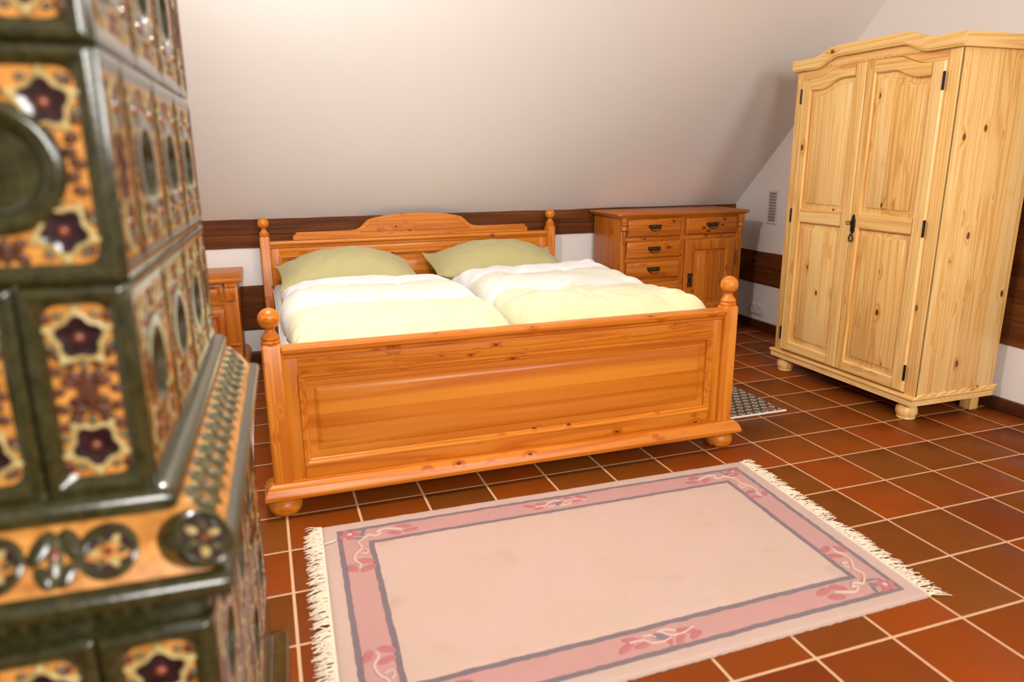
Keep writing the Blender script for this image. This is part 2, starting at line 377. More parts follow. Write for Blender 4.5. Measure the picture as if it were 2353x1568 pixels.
# timbers of the frame, flush with the plaster but proud by a few millimetres
def beam(name, label, mb): return obj(name, mb, M['beam'], label=label, cat='beam', kind='structure')
def rough_beam_x(x0, x1, y, z0, z1, seed, crack=None, d=.006):
    """timber face along x with uneven edges and an optional drying crack (a gap between two faces)"""
    mb = MB(); n = 60
    def strip(zlo, zhi):
        rings = []
        for k in range(n+1):
            x = x0+(x1-x0)*k/n; a, b = zlo(x), zhi(x)
            rings.append([(x, y+.02, a), (x, y-d+.003, a), (x, y-d, a+.004), (x, y-d, b-.004), (x, y-d+.003, b), (x, y+.02, b)])
        mb.loops(rings, True, True)
    e = lambda s: (lambda x: .004*noise.noise(Vector((x*2.3, s, 0)))+.002*noise.noise(Vector((x*9, s, 3))))
    lo = lambda x: z0+e(seed)(x); hi = lambda x: z1+e(seed+5)(x)
    mb.box(x0, x1, y-.0015, y+.02, z0+.012, z1-.012)
    if crack is None: strip(lo, hi)
    else:
        c = lambda x: crack+.022*noise.noise(Vector((x*1.4, seed, 8)))+.006*noise.noise(Vector((x*7, seed, 2))); g = lambda x: .0008+.0045*abs(noise.noise(Vector((x*2.1, seed, 5))))
        strip(lo, lambda x: c(x)-g(x)); strip(lambda x: c(x)+g(x), hi)
    return mb
beam('trim_1', 'dark stained cracked timber beam under the sloping ceiling', rough_beam_x(XL, XR, YB, .722, KN+.004, 1, .80, .012))
beam('trim_2', 'dark stained lower timber beam behind the bed and nightstand', rough_beam_x(XL, XR, YB, .205, .487, 4, .365, .008))
def rough_beam_y(y0, y1, x, z0, z1, seed, crack=None, d=.008):
    mb = rough_beam_x(y0, y1, 0, z0, z1, seed, crack, d); mb.v = [(x+p[1], p[0], p[2]) for p in mb.v]; return mb
beam('trim_3', 'dark stained timber beam along the gable wall behind the wardrobe', rough_beam_y(YF, YB-.012, XR, .335, .572, 9, .46, .008))
beam('trim_4', 'dark upright timber post on the gable wall behind the wardrobe', MB().box(XR-.009, XR+.02, -.21, -.005, .573, 2.6, .003))
for nm, mb, lb in (('baseboard_back', MB().box(XL, XR, YB-.018, YB+.01, 0, .066, .004), 'dark red skirting board under the knee wall'),
                   ('baseboard_right', MB().box(XR-.018, XR+.01, YF, YB-.018, 0, .066, .004), 'dark red skirting board along the gable wall')):
    mb2 = mb; obj(nm, mb2, M['base'], label=lb, cat='skirting', kind='structure')

# ------------------------------------------------------------------ turned and moulded pieces
def ball_finial(mb, cx, cy, z0, k=1.0):
    pr = [(.030, -.004), (.0325, .002), (.0335, .007), (.0305, .011), (.0285, .013), (.0315, .016), (.0325, .020), (.029, .026), (.0225, .034), (.0175, .043), (.0155, .050)]
    zc, R = .086, .0372
    for a in range(-64, 90, 9): pr.append((R*math.cos(math.radians(a)), zc+R*math.sin(math.radians(a))))
    pr.append((.0005, zc+R)); return mb.lathe([(r*k, z*k) for r, z in pr], (cx, cy, z0), 28)
def post(mb, cx, cy, w, z0, z1, c=.006):
    h = w/2; sq = lambda e, k=c: [(cx+sx*(h-e), cy+sy*(h-e)) for sx, sy in ()]
    def ring(e, z):
        a = h-e; k = c; return [(cx-a, cy-a+k, z), (cx-a+k, cy-a, z), (cx+a-k, cy-a, z), (cx+a, cy-a+k, z), (cx+a, cy+a-k, z), (cx+a-k, cy+a, z), (cx-a+k, cy+a, z), (cx-a, cy+a-k, z)]
    return mb.loops([ring(0, z0), ring(0, z1-.010), ring(.006, z1)], True, True)
def bun_foot(mb, cx, cy, r, h, flute=0):
    pr = [(r*.72, 0), (r*.80, h*.03), (r*.96, h*.25), (r, h*.45), (r*.95, h*.66), (r*.78, h*.86), (r*.62, h*.97), (r*.62, h)]
    if flute: pr = [(r*.80, 0), (r*.86, h*.02), (r*.87, h*.10), (r*.80, h*.13), (r*.96, h*.30), (r, h*.5), (r*.94, h*.68), (r*.72, h*.9), (r*.62, h)]
    return mb.lathe(pr, (cx, cy, 0), 40 if flute else 28, flute=flute, depth=.06 if flute else 0)

# ------------------------------------------------------------------ double bed
BX0, BX1 = 0.0, 1.845; YP = .033; W_ = .066
bed = thing('double_bed', (.92, 1.05, 0), 'honey-coloured pine double bed with panelled footboard and ball-topped posts', 'bed')
bz = pine('bed', 'z', 'x'); bxg = pine('bed', 'x', 'z'); byg = pine('bed', 'y', 'z')
for cx in (BX0, BX1):
    p = obj('post', post(MB(), cx, YP, W_, .125, .636), bz, bed); obj('ball_finial', ball_finial(MB(), cx, YP, .636), pine('bed', 'x', 'z'), p)
    obj('bun_foot', bun_foot(MB(), cx, YP+.005, .060, .072), bxg, bed)
# plinth moulding under the footboard
pl = [(0, .072), (.040, .072), (.046, .077), (.046, .088), (.040, .094), (.037, .104), (.026, .116), (.016, .122), (.010, .126), (0, .126)]
fb = MB(); x0, x1, y0, y1 = BX0-.033, BX1+.033, 0.0, .066
fb.loops([[(x0-a*.75, y0-a*.75, z), (x1+a*.75, y0-a*.75, z), (x1+a*.75, y1+a*.5, z), (x0-a*.75, y1+a*.5, z)] for a, z in pl], True, True)
obj('plinth_moulding', fb, bxg, bed)
def panel_board(bed, xa, xb, y, zb, zt, mo, mi, tag_='foot'):
    """frame and panel board facing -Y: frame members, mitred moulding, raised panel"""
    T = FY(y); u0, u1, v0, v1 = mo
    obj('stile', MB().box(xa, u0, y, y+.030, zb, zt, .0015), bz, bed); obj('stile', MB().box(u1, xb, y, y+.030, zb, zt, .0015), bz, bed)
    obj('rail', MB().box(u0, u1, y, y+.030, v1, zt, .0015), bxg, bed); obj('rail', MB().box(u0, u1, y, y+.030, zb, v0, .0015), bxg, bed)
    obj('panel_moulding', MB().rect_loops(T, u0, u1, v0, v1, [(-.004, -.002), (-.004, .004), (-.001, .0075), (.006, .0085), (.010, .005), (.012, .001), (.017, .0005), (.021, -.004), (.022, -.014)], False), bxg, bed)
    mi0 = mi-.018
    obj('raised_panel', MB().rect_loops(T, u0, u1, v0, v1, [(.016, -.013), (mi0, -.011), (mi0+.003, -.0085), (mi0+.017, -.0015), (mi0+.021, 0)], True), pine('panel', 'x', 'z'), bed)
panel_board(bed, .033, 1.812, .018, .126, .585, (.081, 1.766, .178, .514), .066)
rail_prof = [(.050, .578), (.018, .578), (.012, .583), (.012, .590), (.006, .597), (.002, .600), (-.008, .602), (-.010, .607), (-.010, .616), (-.006, .621), (.001, .623), (.052, .623)]
obj('top_rail', MB().prism([(y, z) for y, z in rail_prof], lambda u, v, w: (w, u, v), .033, 1.812), bxg, bed)
for cx in (BX0, BX1): obj('side_rail', MB().box(cx-.014, cx+.014, .066, 2.06, .24, .44, .004), byg, bed)
# headboard
HX0, HX1, HY = .012, 1.860, 2.085
for cx in (HX0, HX1):
    p = obj('post', post(MB(), cx, HY, .060, .0, .798), bz, bed); obj('ball_finial', ball_finial(MB(), cx, HY, .798, .90), bxg, p)
panel_board(bed, HX0+.030, HX1-.030, 2.075, .30, .722, (.090, 1.782, .36, .675), .07, 'head')
hp = [(.032, .716), (.010, .716), (.008, .724), (.002, .730), (.002, .738), (-.006, .742), (-.009, .748), (-.009, .760), (-.005, .766), (.004, .768), (.032, .768)]
obj('top_rail', MB().prism([(2.070+y, z) for y, z in hp], lambda u, v, w: (w, u, v), HX0+.030, HX1-.030), bxg, bed)
cxm = (HX0+HX1)/2
def crest(inset):
    half = [(0, .912), (.10, .909), (.20, .900), (.275, .886), (.300, .879), (.318, .866), (.335, .848), (.355, .831), (.385, .819), (.43, .815), (.735, .815), (.760, .790), (.760, .769)]
    pts = []
    for x, z in half: pts.append((x-(inset if x > .2 else 0), z-inset))
    pts = [(x, max(z, .769+inset*.6)) for x, z in pts]
    return [(cxm+x, z) for x, z in pts]+[(cxm-x, z) for x, z in reversed(pts[1:])] if inset == 0 else [(cxm+x, z) for x, z in pts]+[(cxm-x, z) for x, z in reversed(pts[1:])]
obj('crest_board', MB().prism(crest(0), FY(2.100), 0, .024, bev=.004), bxg, bed)
ins = [(0, .896), (.10, .893), (.20, .884), (.262, .872), (.284, .862), (.305, .845), (.325, .828), (.345, .816), (.362, .808)]
ip = [(cxm+x, z) for x, z in ins]+[(cxm-x, z) for x, z in reversed(ins[1:])]
obj('crest_panel', MB().prism(ip, FY(2.076), 0, .010, bev=.0025), bxg, bed)

# mattresses, duvets, pillows
ZM = .520
for i, (a, b, lb) in enumerate(((.040, .920, 'pale grey mattress in the bed half next to the nightstand'), (.926, 1.806, 'pale grey mattress in the bed half next to the chest of drawers'))):
    mb = MB(); bm = bmesh.new(); bmesh.ops.create_cube(bm, size=1)
    for v in bm.verts: v.co = Vector(((a+b)/2+v.co.x*(b-a), 1.045+v.co.y*1.94, .37+v.co.z*.30))
    bmesh.ops.bevel(bm, geom=list(bm.edges), offset=.035, segments=4, profile=.5, affect='EDGES'); bm.verts.index_update()
    mb.add([v.co[:] for v in bm.verts], [[v.index for v in f.verts] for f in bm.faces]); bm.free()
    mt = thing('mattress', ((a+b)/2, 1.045, .22), lb, 'mattress'); obj('cover', mb, M['mattress'], mt)
    for z in (.255, .487): obj('piping', MB().tube([(a-.001, .12, z), (a-.001, 1.97, z)], .004, 6), M['mattress'], mt)
    obj('slat_base', MB().box(a+.01, b-.01, .09, 2.0, .19, .219, .003), bxg, bed)

def set_uv(o, fn):
    me = o.data; uvl = me.uv_layers.new(name='UVMap')
    for lp in me.loops:
        co = me.vertices[lp.vertex_index].co; uvl.data[lp.index].uv = fn(co)
def duvet(name, label, x0f, x1f, y0, y1, H, seed, corner=0.0):
    """x0f, x1f: edge positions as functions of t (foot 0 .. head 1)"""
    nx, ny = 96, 128; mb = MB(); top = []; bot = []; rc = random.Random(seed); cre = []
    for k in range(16):                                  # soft pulled creases, mostly towards the foot and the long edges
        cx_, cy_ = rc.uniform(x0f(.5)+.05, x1f(.5)-.05), y0+(y1-y0)*rc.random()**1.8; an = rc.choice((-1, 1))*rc.uniform(.15, .9)+(0 if k % 3 else 1.2)
        cre.append((cx_, cy_, math.cos(an), math.sin(an), rc.uniform(.10, .26), rc.uniform(.012, .028), rc.uniform(.006, .014)*rc.choice((1, 1, -1))))
    for k in range(6):                                   # rays out of the foot corners
        sx = rc.choice((0, 1)); an = rc.uniform(.25, 1.2); an = an if sx == 0 else PI-an
        cre.append(((x0f(0)+.03 if sx == 0 else x1f(0)-.03)+.10*math.cos(an), y0+.02+.10*math.sin(an), math.cos(an), math.sin(an), .14, .014, .012))
    for j in range(ny+1):
        t = j/ny; tt = 2*t-1; rowt, rowb = [], []
        for i in range(nx+1):
            s = 2*i/nx-1; sp = math.sin(s*PI/2*.999) if True else s; tp = math.sin(tt*PI/2*.999)
            x = x0f((tp+1)/2)+(x1f((tp+1)/2)-x0f((tp+1)/2))*(sp+1)/2; y = y0+(y1-y0)*(tp+1)/2
            y += .020*noise.noise(Vector((x*2.5, seed, 1)))*(1-abs(tp))+.012*noise.noise(Vector((x*4, seed, tp)))
            ex = max(0, 1-abs(sp)**(7 if sp < 0 else 10)); ey = max(0, 1-abs(tp)**(9 if tp < 0 else 7)); e = ex**.38*ey**.36
            P = Vector((x, y, 0))
            w = .026*noise.noise(Vector((x*1.6+seed, y*3.0, 0)))+.014*noise.noise(Vector((x*3.2+y*2, y*6.0-x*2.2, seed)))
            rdg = abs(noise.noise(Vector((x*2.2+y*1.8, y*4.0-x*3.0, seed+9)))); w -= .024*max(0, .22-rdg)*4*.6*(1-.4*(tp+1)/2)
            ft = max(0, (-tp-.55)/.45); w += .018*ft*noise.noise(Vector((x*13+y*8, y*7, seed+3)))
            w += (.004+.009*max(0, .5-tp*.6))*noise.noise(Vector((x*6.5+y*4.5, y*10-x*5.5, seed+20)))+.010*abs(sp)**3*noise.noise(Vector((y*11, x*5, seed+30)))
            for ax_, ay_, ux, uy, ln, wd, am in cre:
                dx_, dy_ = x-ax_, y-ay_; al = dx_*ux+dy_*uy; pe = -dx_*uy+dy_*ux+.015*math.sin(al*14)
                if abs(pe) < wd*3 and abs(al) < ln*2: w += am*math.exp(-(pe/wd)**2-(al/ln)**2)
            pk = .006*noise.noise(Vector((y*14, seed, sp)))*(abs(sp)**6); 
            h = .018+H*e*(1+.06*math.cos(tp*2.2))+w*min(1, e*1.6)
            rowt.append((x+pk, y, ZM+.003+max(.012, h))); rowb.append((x+pk, y, ZM+.003+.004*(1-e)))
        top.append(rowt); bot.append(rowb)
    vs = [p for r in top for p in r]+[p for r in bot for p in r]; N = (nx+1)*(ny+1); fs = []; id_ = lambda j, i: j*(nx+1)+i
    for j in range(ny):
        for i in range(nx):
            fs.append((id_(j, i), id_(j, i+1), id_(j+1, i+1), id_(j+1, i))); fs.append((N+id_(j, i), N+id_(j+1, i), N+id_(j+1, i+1), N+id_(j, i+1)))
    for i in range(nx):
        fs.append((id_(0, i), N+id_(0, i), N+id_(0, i+1), id_(0, i+1))); fs.append((id_(ny, i), id_(ny, i+1), N+id_(ny, i+1), N+id_(ny, i)))
    for j in range(ny):
        fs.append((id_(j, 0), id_(j+1, 0), N+id_(j+1, 0), N+id_(j, 0))); fs.append((id_(j, nx), N+id_(j, nx), N+id_(j+1, nx), id_(j+1, nx)))
    mb.add(vs, fs); o = obj(name, mb, M['duvet'], label=label, cat='duvet', angle=75)
    oy = o.location.y; set_uv(o, lambda c: (c.x, (c.y+oy-y0)/(y1-y0))); return o
duvet('duvet', 'striped white and pale yellow duvet on the bed half next to the nightstand', lambda t: .062+.012*math.sin(t*9), lambda t: .922+.030*t+.005*math.sin(t*7), .080, 1.44, .115, 3)
duvet('duvet', 'striped white and pale yellow duvet on the bed half next to the chest of drawers', lambda t: .944+.030*t+.005*math.sin(t*6+2), lambda t: 1.812-.02*t, .078, 1.42, .132, 11)
def pillow(label, cx, cy, a, b, T, tilt, seed, rz=0.0):
    nx, ny = 48, 32; mb = MB(); vs = []; fs = []
    def P(s, t, sg):
        fx = 1-.055*(1-t*t)*abs(s)**2; fy = 1-.075*(1-s*s)*abs(t)**2
        x = a*s*fx; y = b*t*fy; e = max(0, (1-abs(s)**2.0))**.80*max(0, (1-abs(t)**2.3))**.68
        cr = .010*noise.noise(Vector((s*5, t*4, seed)))+.018*abs(s*t)*noise.noise(Vector((s*9, t*9, seed+2)))
        z = sg*T*e+cr*(.25+e)+.030*(abs(s)**4*abs(t)**4)*(1 if seed % 2 else -.3)
        y2 = y*math.cos(tilt)-z*math.sin(tilt); z2 = y*math.sin(tilt)+z*math.cos(tilt)
        x3 = x*math.cos(rz)-y2*math.sin(rz); y3 = x*math.sin(rz)+y2*math.cos(rz)
        return (cx+x3, cy+y3, z2)
    g = lambda k: math.sin(k*PI/2)
    for sg in (1, -1):
        for j in range(ny+1):
            for i in range(nx+1): vs.append(P(g(2*i/nx-1), g(2*j/ny-1), sg))
    N = (nx+1)*(ny+1); I = lambda j, i: j*(nx+1)+i
    for j in range(ny):
        for i in range(nx):
            fs.append((I(j, i), I(j, i+1), I(j+1, i+1), I(j+1, i))); fs.append((N+I(j, i), N+I(j+1, i), N+I(j+1, i+1), N+I(j, i+1)))
    zo = ZM+.004; zs = .605
    vs = [(x, y, max(zo, zs+z)) for x, y, z in vs]
    mb.add(vs, fs); me = obj('pillow', mb, M['pillow'], label=label, cat='pillow', angle=80)
    bm = bmesh.new(); bm.from_mesh(me.data); bmesh.ops.remove_doubles(bm, verts=bm.verts, dist=.0004); bm.to_mesh(me.data); bm.free()
    return me
pillow('plump sage green pillow on the bed half next to the nightstand', .455, 1.735, .395, .235, .140, .16, 4, .03)
pillow('plump sage green pillow on the bed half next to the chest of drawers', 1.365, 1.735, .425, .240, .150, .16, 7, -.02)

# ------------------------------------------------------------------ chest of drawers
CY = 1.745
ch = thing('chest_of_drawers', (2.7, 1.95, 0), 'reddish pine chest with five drawers, one panelled door and bronze pulls', 'chest of drawers')
cz = pine('chest', 'z', 'x'); cxg = pine('chest', 'x', 'z'); czy = pine('chest', 'z', 'y')
x0, x1 = 2.226, 3.172
obj('side_panel', MB().box(x0, x0+.02, CY+.02, 2.155, .05, .860, .002), czy, ch); obj('side_panel', MB().box(x1-.02, x1, CY+.02, 2.155, .05, .860, .002), czy, ch)
obj('back_panel', MB().box(x0+.02, x1-.02, 2.14, 2.155, .05, .86), cz, ch); obj('bottom_panel', MB().box(x0+.02, x1-.02, CY+.02, 2.14, .05, .075), cxg, ch)
# face frame
obj('stile', MB().box(x0, 2.264, CY, CY+.02, .05, .860, .002), cz, ch); obj('stile', MB().box(3.122, x1, CY, CY+.02, .05, .860, .002), cz, ch)
obj('mid_stile', MB().box(2.676, 2.708, CY+.001, CY+.02, .05, .860, .001), cz, ch)
for za, zb in ((.848, .860), (.700, .728), (.562, .585), (.424, .447), (.286, .308), (.05, .165)):
    obj('rail', MB().box(2.264, 2.676, CY+.002, CY+.02, za, zb, .001), cxg, ch)
    if za > .6 or za < .1: obj('rail', MB().box(2.708, 3.122, CY+.002, CY+.02, za, zb, .001), cxg, ch)
def top_ring(e, z):
    a, b, c, d = 2.192-e+.022, 3.222+e-.022, 1.713-e+.022, 2.165; k = .026
    return [(a, d, z), (a, c+k, z), (a+k, c, z), (b-k, c, z), (b, c+k, z), (b, d, z)]
obj('top_board', MB().loops([top_ring(e, z) for e, z in ((0, .860), (.008, .861), (.011, .866), (.012, .870), (.020, .873), (.022, .878), (.021, .883), (.016, .886))], True, True), cxg, ch)
def bail_pull(parent, T, cu, cv, w=.100, h=.030):
    pl_ = MB(); n = 6; po = []
    hw, hh = w/2, h/2
    po = [(-hw, hh*.9), (-hw+.006, hh), (hw-.006, hh), (hw, hh*.9), (hw*.94, -hh*.2), (hw*.78, -hh*.75), (hw*.4, -hh*1.0), (-hw*.4, -hh*1.0), (-hw*.78, -hh*.75), (-hw*.94, -hh*.2)]
    pl_.prism([(cu+a, cv+b) for a, b in po], T, 0, .003, bev=.001)
    for s in (-1, 1): pl_.blob(T, cu+s*hw*.62, cv+.002, .009, .009, 0, .003, .009, 10); pl_.blob(T, cu+s*hw*.25, cv+.002, .010, .005, s*.5, .003, .003, 8)
    pl_.blob(T, cu, cv+.002, .010, .006, 0, .003, .003, 8)
    p = obj('pull_plate', pl_, M['brass'], parent)
    pts = [T(cu+hw*.80*math.cos(a), cv+.001-.026*math.sin(a)**.8 if math.sin(a) > 0 else cv+.001, .010+.006*math.sin(a)) for a in [PI*k/14 for k in range(15)]]
    obj('bail', MB().tube(pts, .0028, 8), M['brass'], p)
drw = [(2.268, 2.672, .730, .847), (2.712, 3.119, .730, .847), (2.268, 2.672, .587, .699), (2.268, 2.672, .449, .561), (2.268, 2.672, .310, .423), (2.268, 2.672, .168, .284)]
for a, b, c, d in drw:
    dr = obj('drawer', MB().rect_loops(FY(CY), a, b, c, d, [(0, -.02), (0, .006), (.003, .010), (.010, .014), (.013, .015)], True), cxg, ch)
    bail_pull(dr, FY(CY-.015), (a+b)/2, (c+d)/2+.006)
# door
a, b, c, d = 2.712, 3.116, .168, .699; T = FY(CY)
do = obj('door', MB().rect_loops(T, a, b, c, d, [(0, -.015), (0, .006), (.003, .010), (.010, .014), (.012, .015), (.066, .015), (.072, .012), (.078, .003), (.080, .001)], True), cz, ch)
obj('door_panel', MB().rect_loops(T, a+.074, b-.074, c+.074, d-.074, [(0, .002), (.034, .004), (.037, .007), (.039, .0075)], True), cz, do)
kp = MB(); T2 = FY(CY-.015)
kp.prism([(2.756-.018, .372), (2.756+.018, .372), (2.756+.019, .39), (2.756+.014, .42), (2.756+.019, .45), (2.756+.018, .468), (2.756-.018, .468), (2.756-.019, .45), (2.756-.014, .42), (2.756-.019, .39)], T2, 0, .003, bev=.001)
for z in (.385, .400, .44, .455): kp.blob(T2, 2.756, z, .011, .005, .5, .003, .003, 8)
kpo = obj('key_plate', kp, M['brass'], do)
obj('key', MB().tube([T2(2.756, .420, .003), T2(2.756, .420, .022)], .0028, 8).tube([T2(2.756+.010*math.cos(q_), .420+.010*math.sin(q_), .028) for q_ in [2*PI*k/12 for k in range(12)]], .0022, 6, closed=True), M['brass'], kpo)
for z in (.56, .24): obj('hinge', MB().tube([(3.1215, CY-.013, z-.055), (3.1215, CY-.013, z+.055)], .005, 10), M['steel'], do)
for cx in (2.246, 3.146):       # hanging half columns
    pr = [(.020, 0), (.020, -.030), (.017, -.034), (.021, -.040), (.021, -.046), (.013, -.052), (.016, -.064), (.021, -.074), (.021, -.080), (.010, -.086), (.009, -.094), (.011, -.104), (.009, -.130), (.006, -.146), (.010, -.150), (.010, -.156), (.006, -.160), (.007, -.168), (.003, -.180), (.0005, -.184)]
    obj('hanging_column', MB().lathe([(r*1.22, z) for r, z in reversed(pr)], (cx, CY-.008, .860), 20), cz, ch)
for px_ in (2.26, 3.14):
    for py_ in (CY+.05, 2.11): obj('foot', bun_foot(MB(), px_, py_, .034, .05), cxg, ch)

# ------------------------------------------------------------------ nightstand
ns = thing('nightstand', (-.38, 1.93, 0), 'small pine nightstand with drawer, door and corbelled corner pilasters', 'nightstand')
a, b, yf, yb = -.600, -.156, 1.735, 2.165
nz = pine('chest', 'z', 'x'); nx_ = pine('chest', 'x', 'z'); nzy = pine('chest', 'z', 'y')
obj('body', MB().box(a, b, yf+.004, yb, .10, .588, .002), nzy, ns)
obj('top_board', MB().loops([[(a-.030+e, yf-.036+e, z), (b+.030-e, yf-.036+e, z), (b+.030-e, yb+.010, z), (a-.030+e, yb+.010, z)] for e, z in ((.012, .588), (.003, .590), (0, .596), (0, .604), (.004, .609), (.010, .612))], True, True), nx_, ns)
for s, (u0, u1) in enumerate(((a, a+.075), (b-.075, b))):
    pi_ = obj('pilaster', MB().box(u0, u1, yf-.002, yf+.004, .10, .588, .001), nz, ns); cm = (u0+u1)/2
    up_ = MB().prism([(yf-.002, .588), (yf-.030, .588), (yf-.030, .565), (yf-.026, .560), (yf-.026, .556), (yf-.030, .545), (yf-.026, .520), (yf-.020, .500), (yf-.020, .492), (yf-.002, .488)], lambda u, v, w: (w, u, v), cm-.026, cm+.026); obj('corbel', up_, nz, pi_)
    lo_ = MB().prism([(yf-.002, .238), (yf-.014, .235), (yf-.014, .228), (yf-.006, .222), (yf-.006, .180), (yf-.012, .165), (yf-.016, .160), (yf-.022, .150), (yf-.022, .138), (yf-.002, .138)], lambda u, v, w: (w, u, v), cm-.026, cm+.026); obj('corbel', lo_, nz, pi_)
T = FY(yf+.004)
dr = obj('drawer', MB().rect_loops(T, a+.078, b-.078, .462, .580, [(0, 0), (0, .006), (.003, .008), (.018, .008), (.024, .002), (.028, .002), (.034, .005)], True), nx_, ns); bail_pull(dr, FY(yf-.001), (a+b)/2, .524)
obj('door', MB().rect_loops(T, a+.078, b-.078, .138, .436, [(0, 0), (0, .006), (.003, .008), (.034, .008), (.037, .011), (.042, .009), (.046, .001), (.060, .002), (.066, .006)], True), nz, ns)
pb = [(.006, .0), (.022, .0), (.030, .010), (.032, .06), (.032, .095), (.026, .110), (.016, .122), (.008, .128), (.002, .130)]
obj('plinth', MB().loops([[(a-e, yf-e, z), (b+e, yf-e, z), (b+e, yb, z), (a-e, yb, z)] for e, z in pb], True, True), nx_, ns)

# ------------------------------------------------------------------ wardrobe
wr = thing('wardrobe', (3.10, .44, 0), 'tall pale pine wardrobe with two arched panel doors and bun feet', 'wardrobe')
wzy = pine('wardrobe', 'z', 'y'); wzx = pine('wardrobe', 'z', 'x'); wyg = pine('wardrobe', 'y', 'z'); wxg = pine('wardrobe', 'x', 'z')
XF, XBk = 2.862, 3.365; ya, yb = -.060, .938; yc = (ya+yb)/2
obj('side_panel', MB().box(XF, XBk, ya, ya+.02, .128, 1.69, .002), wzx, wr); obj('side_panel', MB().box(XF, XBk, yb-.02, yb, .128, 1.69, .002), wzx, wr)
obj('back_panel', MB().box(XBk-.012, XBk, ya+.02, yb-.02, .128, 1.69), wzy, wr)
obj('floor_board', MB().box(XF+.01, XBk-.012, ya+.02, yb-.02, .128, .142), wxg, wr); obj('inner_top', MB().box(XF+.02, XBk-.012, ya+.02, yb-.02, 1.675, 1.69), wxg, wr)
obj('stile', MB().box(XF-.004, XF+.016, ya, -.001, .128, 1.69, .003), wzy, wr); obj('stile', MB().box(XF-.004, XF+.016, .879, yb, .128, 1.69, .003), wzy, wr)
sm = lambda x: max(0, min(1, x))**2*(3-2*max(0, min(1, x)))
dtop = lambda y: 1.643+.044*sm((.335-abs(y-yc))/.16+.0)       # S-curve of the door heads
dtop = lambda y: 1.643+.044*sm((.325-abs(y-yc))/.155)
ptop = lambda y: 1.583+.044*sm((.305-abs(y-yc))/.150)
def arched(u0, u1, v0, topf, inset, T, w, n=18):
    a, b = u0+inset, u1-inset; pts = [T(a, v0+inset, w), T(b, v0+inset, w)]
    for k in range(n+1):
        u = b+(a-b)*k/n; pts.append(T(u, topf(u)-inset, w))
    return pts
# frieze above the doors, cut to the curve of the door heads
fz = MB(); n = 40; rings = []
for k in range(n+1):
    y = -.001+(.880)*k/n; z = dtop(y)+.002; rings.append([(XF+.014, y, z), (XF-.003, y, z), (XF-.003, y, 1.742), (XF+.014, y, 1.742)])
obj('frieze', fz.loops(rings, True, True), wyg, wr)
T = FX(XF)
for (u0, u1, side) in ((0.0, .4365, 1), (.4395, .878, -1)):
    dcx = (u0+u1)/2
    dr = thing('door', (XF, dcx, .140), None, None); dr.parent = wr; dr.location = Vector((XF, dcx, .140))-wr.location
    del_ = 0
    D = lambda nm, mb, mt: obj(nm, mb, mt, dr)
    sw = .067
    if side == 1: L0, L1, R0, R1 = u0, u0+sw, u1-sw+.012, u1
    else: L0, L1, R0, R1 = u0, u0+sw-.012+.014, u1-sw, u1
    def stile_mb(s0, s1):
        r = []; 
        for w, i in ((-.014, 0), (.012, 0), (.017, .004), (.019, .006)):
            pts = [T(s0+i, .140+i, w), T(s1-i, .140+i, w)]
            for k in range(7): u = (s1-i)+(s0-s1+2*i)*k/6; pts.append(T(u, dtop(u)-i, w))
            r.append(pts)
        return MB().loops(r, True, True)
    D('stile', stile_mb(L0, L1), wzy); D('stile', stile_mb(R0, R1), wzy)
    def rail_mb(lo, hi, n=18):
        r = []
        for w, i in ((-.014, 0), (.012, 0), (.017, .004), (.019, .006)):
            pts = []
            for k in range(n+1): u = L1+(R0-L1)*k/n; pts.append(T(u, lo(u)+i, w))
            for k in range(n+1): u = R0+(L1-R0)*k/n; pts.append(T(u, hi(u)-i, w))
            r.append(pts)
        return MB().loops(r, True, True)
    D('top_rail', rail_mb(ptop, dtop), wyg); D('middle_rail', rail_mb(lambda u: .886, lambda u: .962), wyg); D('bottom_rail', rail_mb(lambda u: .140, lambda u: .197), wyg)
    # raised panels: arched upper one and plain lower one
    for v0, tf in ((.962, ptop), (.197, lambda u: .886)):
        pm = MB(); rr = []
        for inset, w in ((-.004, -.012), (-.004, -.002), (.006, -.002), (.024, .002), (.027, .004), (.033, .011), (.037, .0125)): rr.append(arched(L1, R0, v0, tf, inset, T, w))
        pm.loops(rr, True, True); D('raised_panel', pm, wzy)
    hy = -.0015 if side == 1 else .8795
    for z in (1.557, .920, .237):
        h = obj('hinge', MB().tube([(XF-.019, hy, z-.039), (XF-.019, hy, z-.037), (XF-.019, hy, z+.037), (XF-.019, hy, z+.039)], [.003, .006, .006, .003], 10), M['iron'], dr)
dr_key = dr
# iron escutcheon with key on the right-hand door
kd = [o for o in wr.children if o.name.startswith('door')][0]
T = FX(XF-.019); kc = .414
esc = [(0, .958), (.006, .948), (.008, .936), (.014, .925), (.012, .910), (.015, .900), (.011, .888), (.013, .878), (.008, .868), (.004, .860)]
e_ = obj('escutcheon', MB().prism([(kc+x, z) for x, z in esc]+[(kc-x, z) for x, z in reversed(esc[1:])], T, 0, .006, bev=.002), M['iron'], kd)
obj('drop_ring', MB().tube([T(kc+.012*math.sin(a)*(1-.3*math.cos(a)), .857-.018+.018*math.cos(a), .008) for a in [2*PI*k/16 for k in range(16)]], .0032, 8, closed=True), M['iron'], e_)
obj('key', MB().tube([T(kc, .915, .005), T(kc, .915, .022)], .0032, 8).tube([T(kc+b_*.7, .915+c_, .022+a_) for a_, b_, c_ in ((0, -.004, -.006), (.024, -.004, -.006), (.024, .004, .006), (0, .004, .006))], .0028, 6, closed=True), M['iron'], e_)
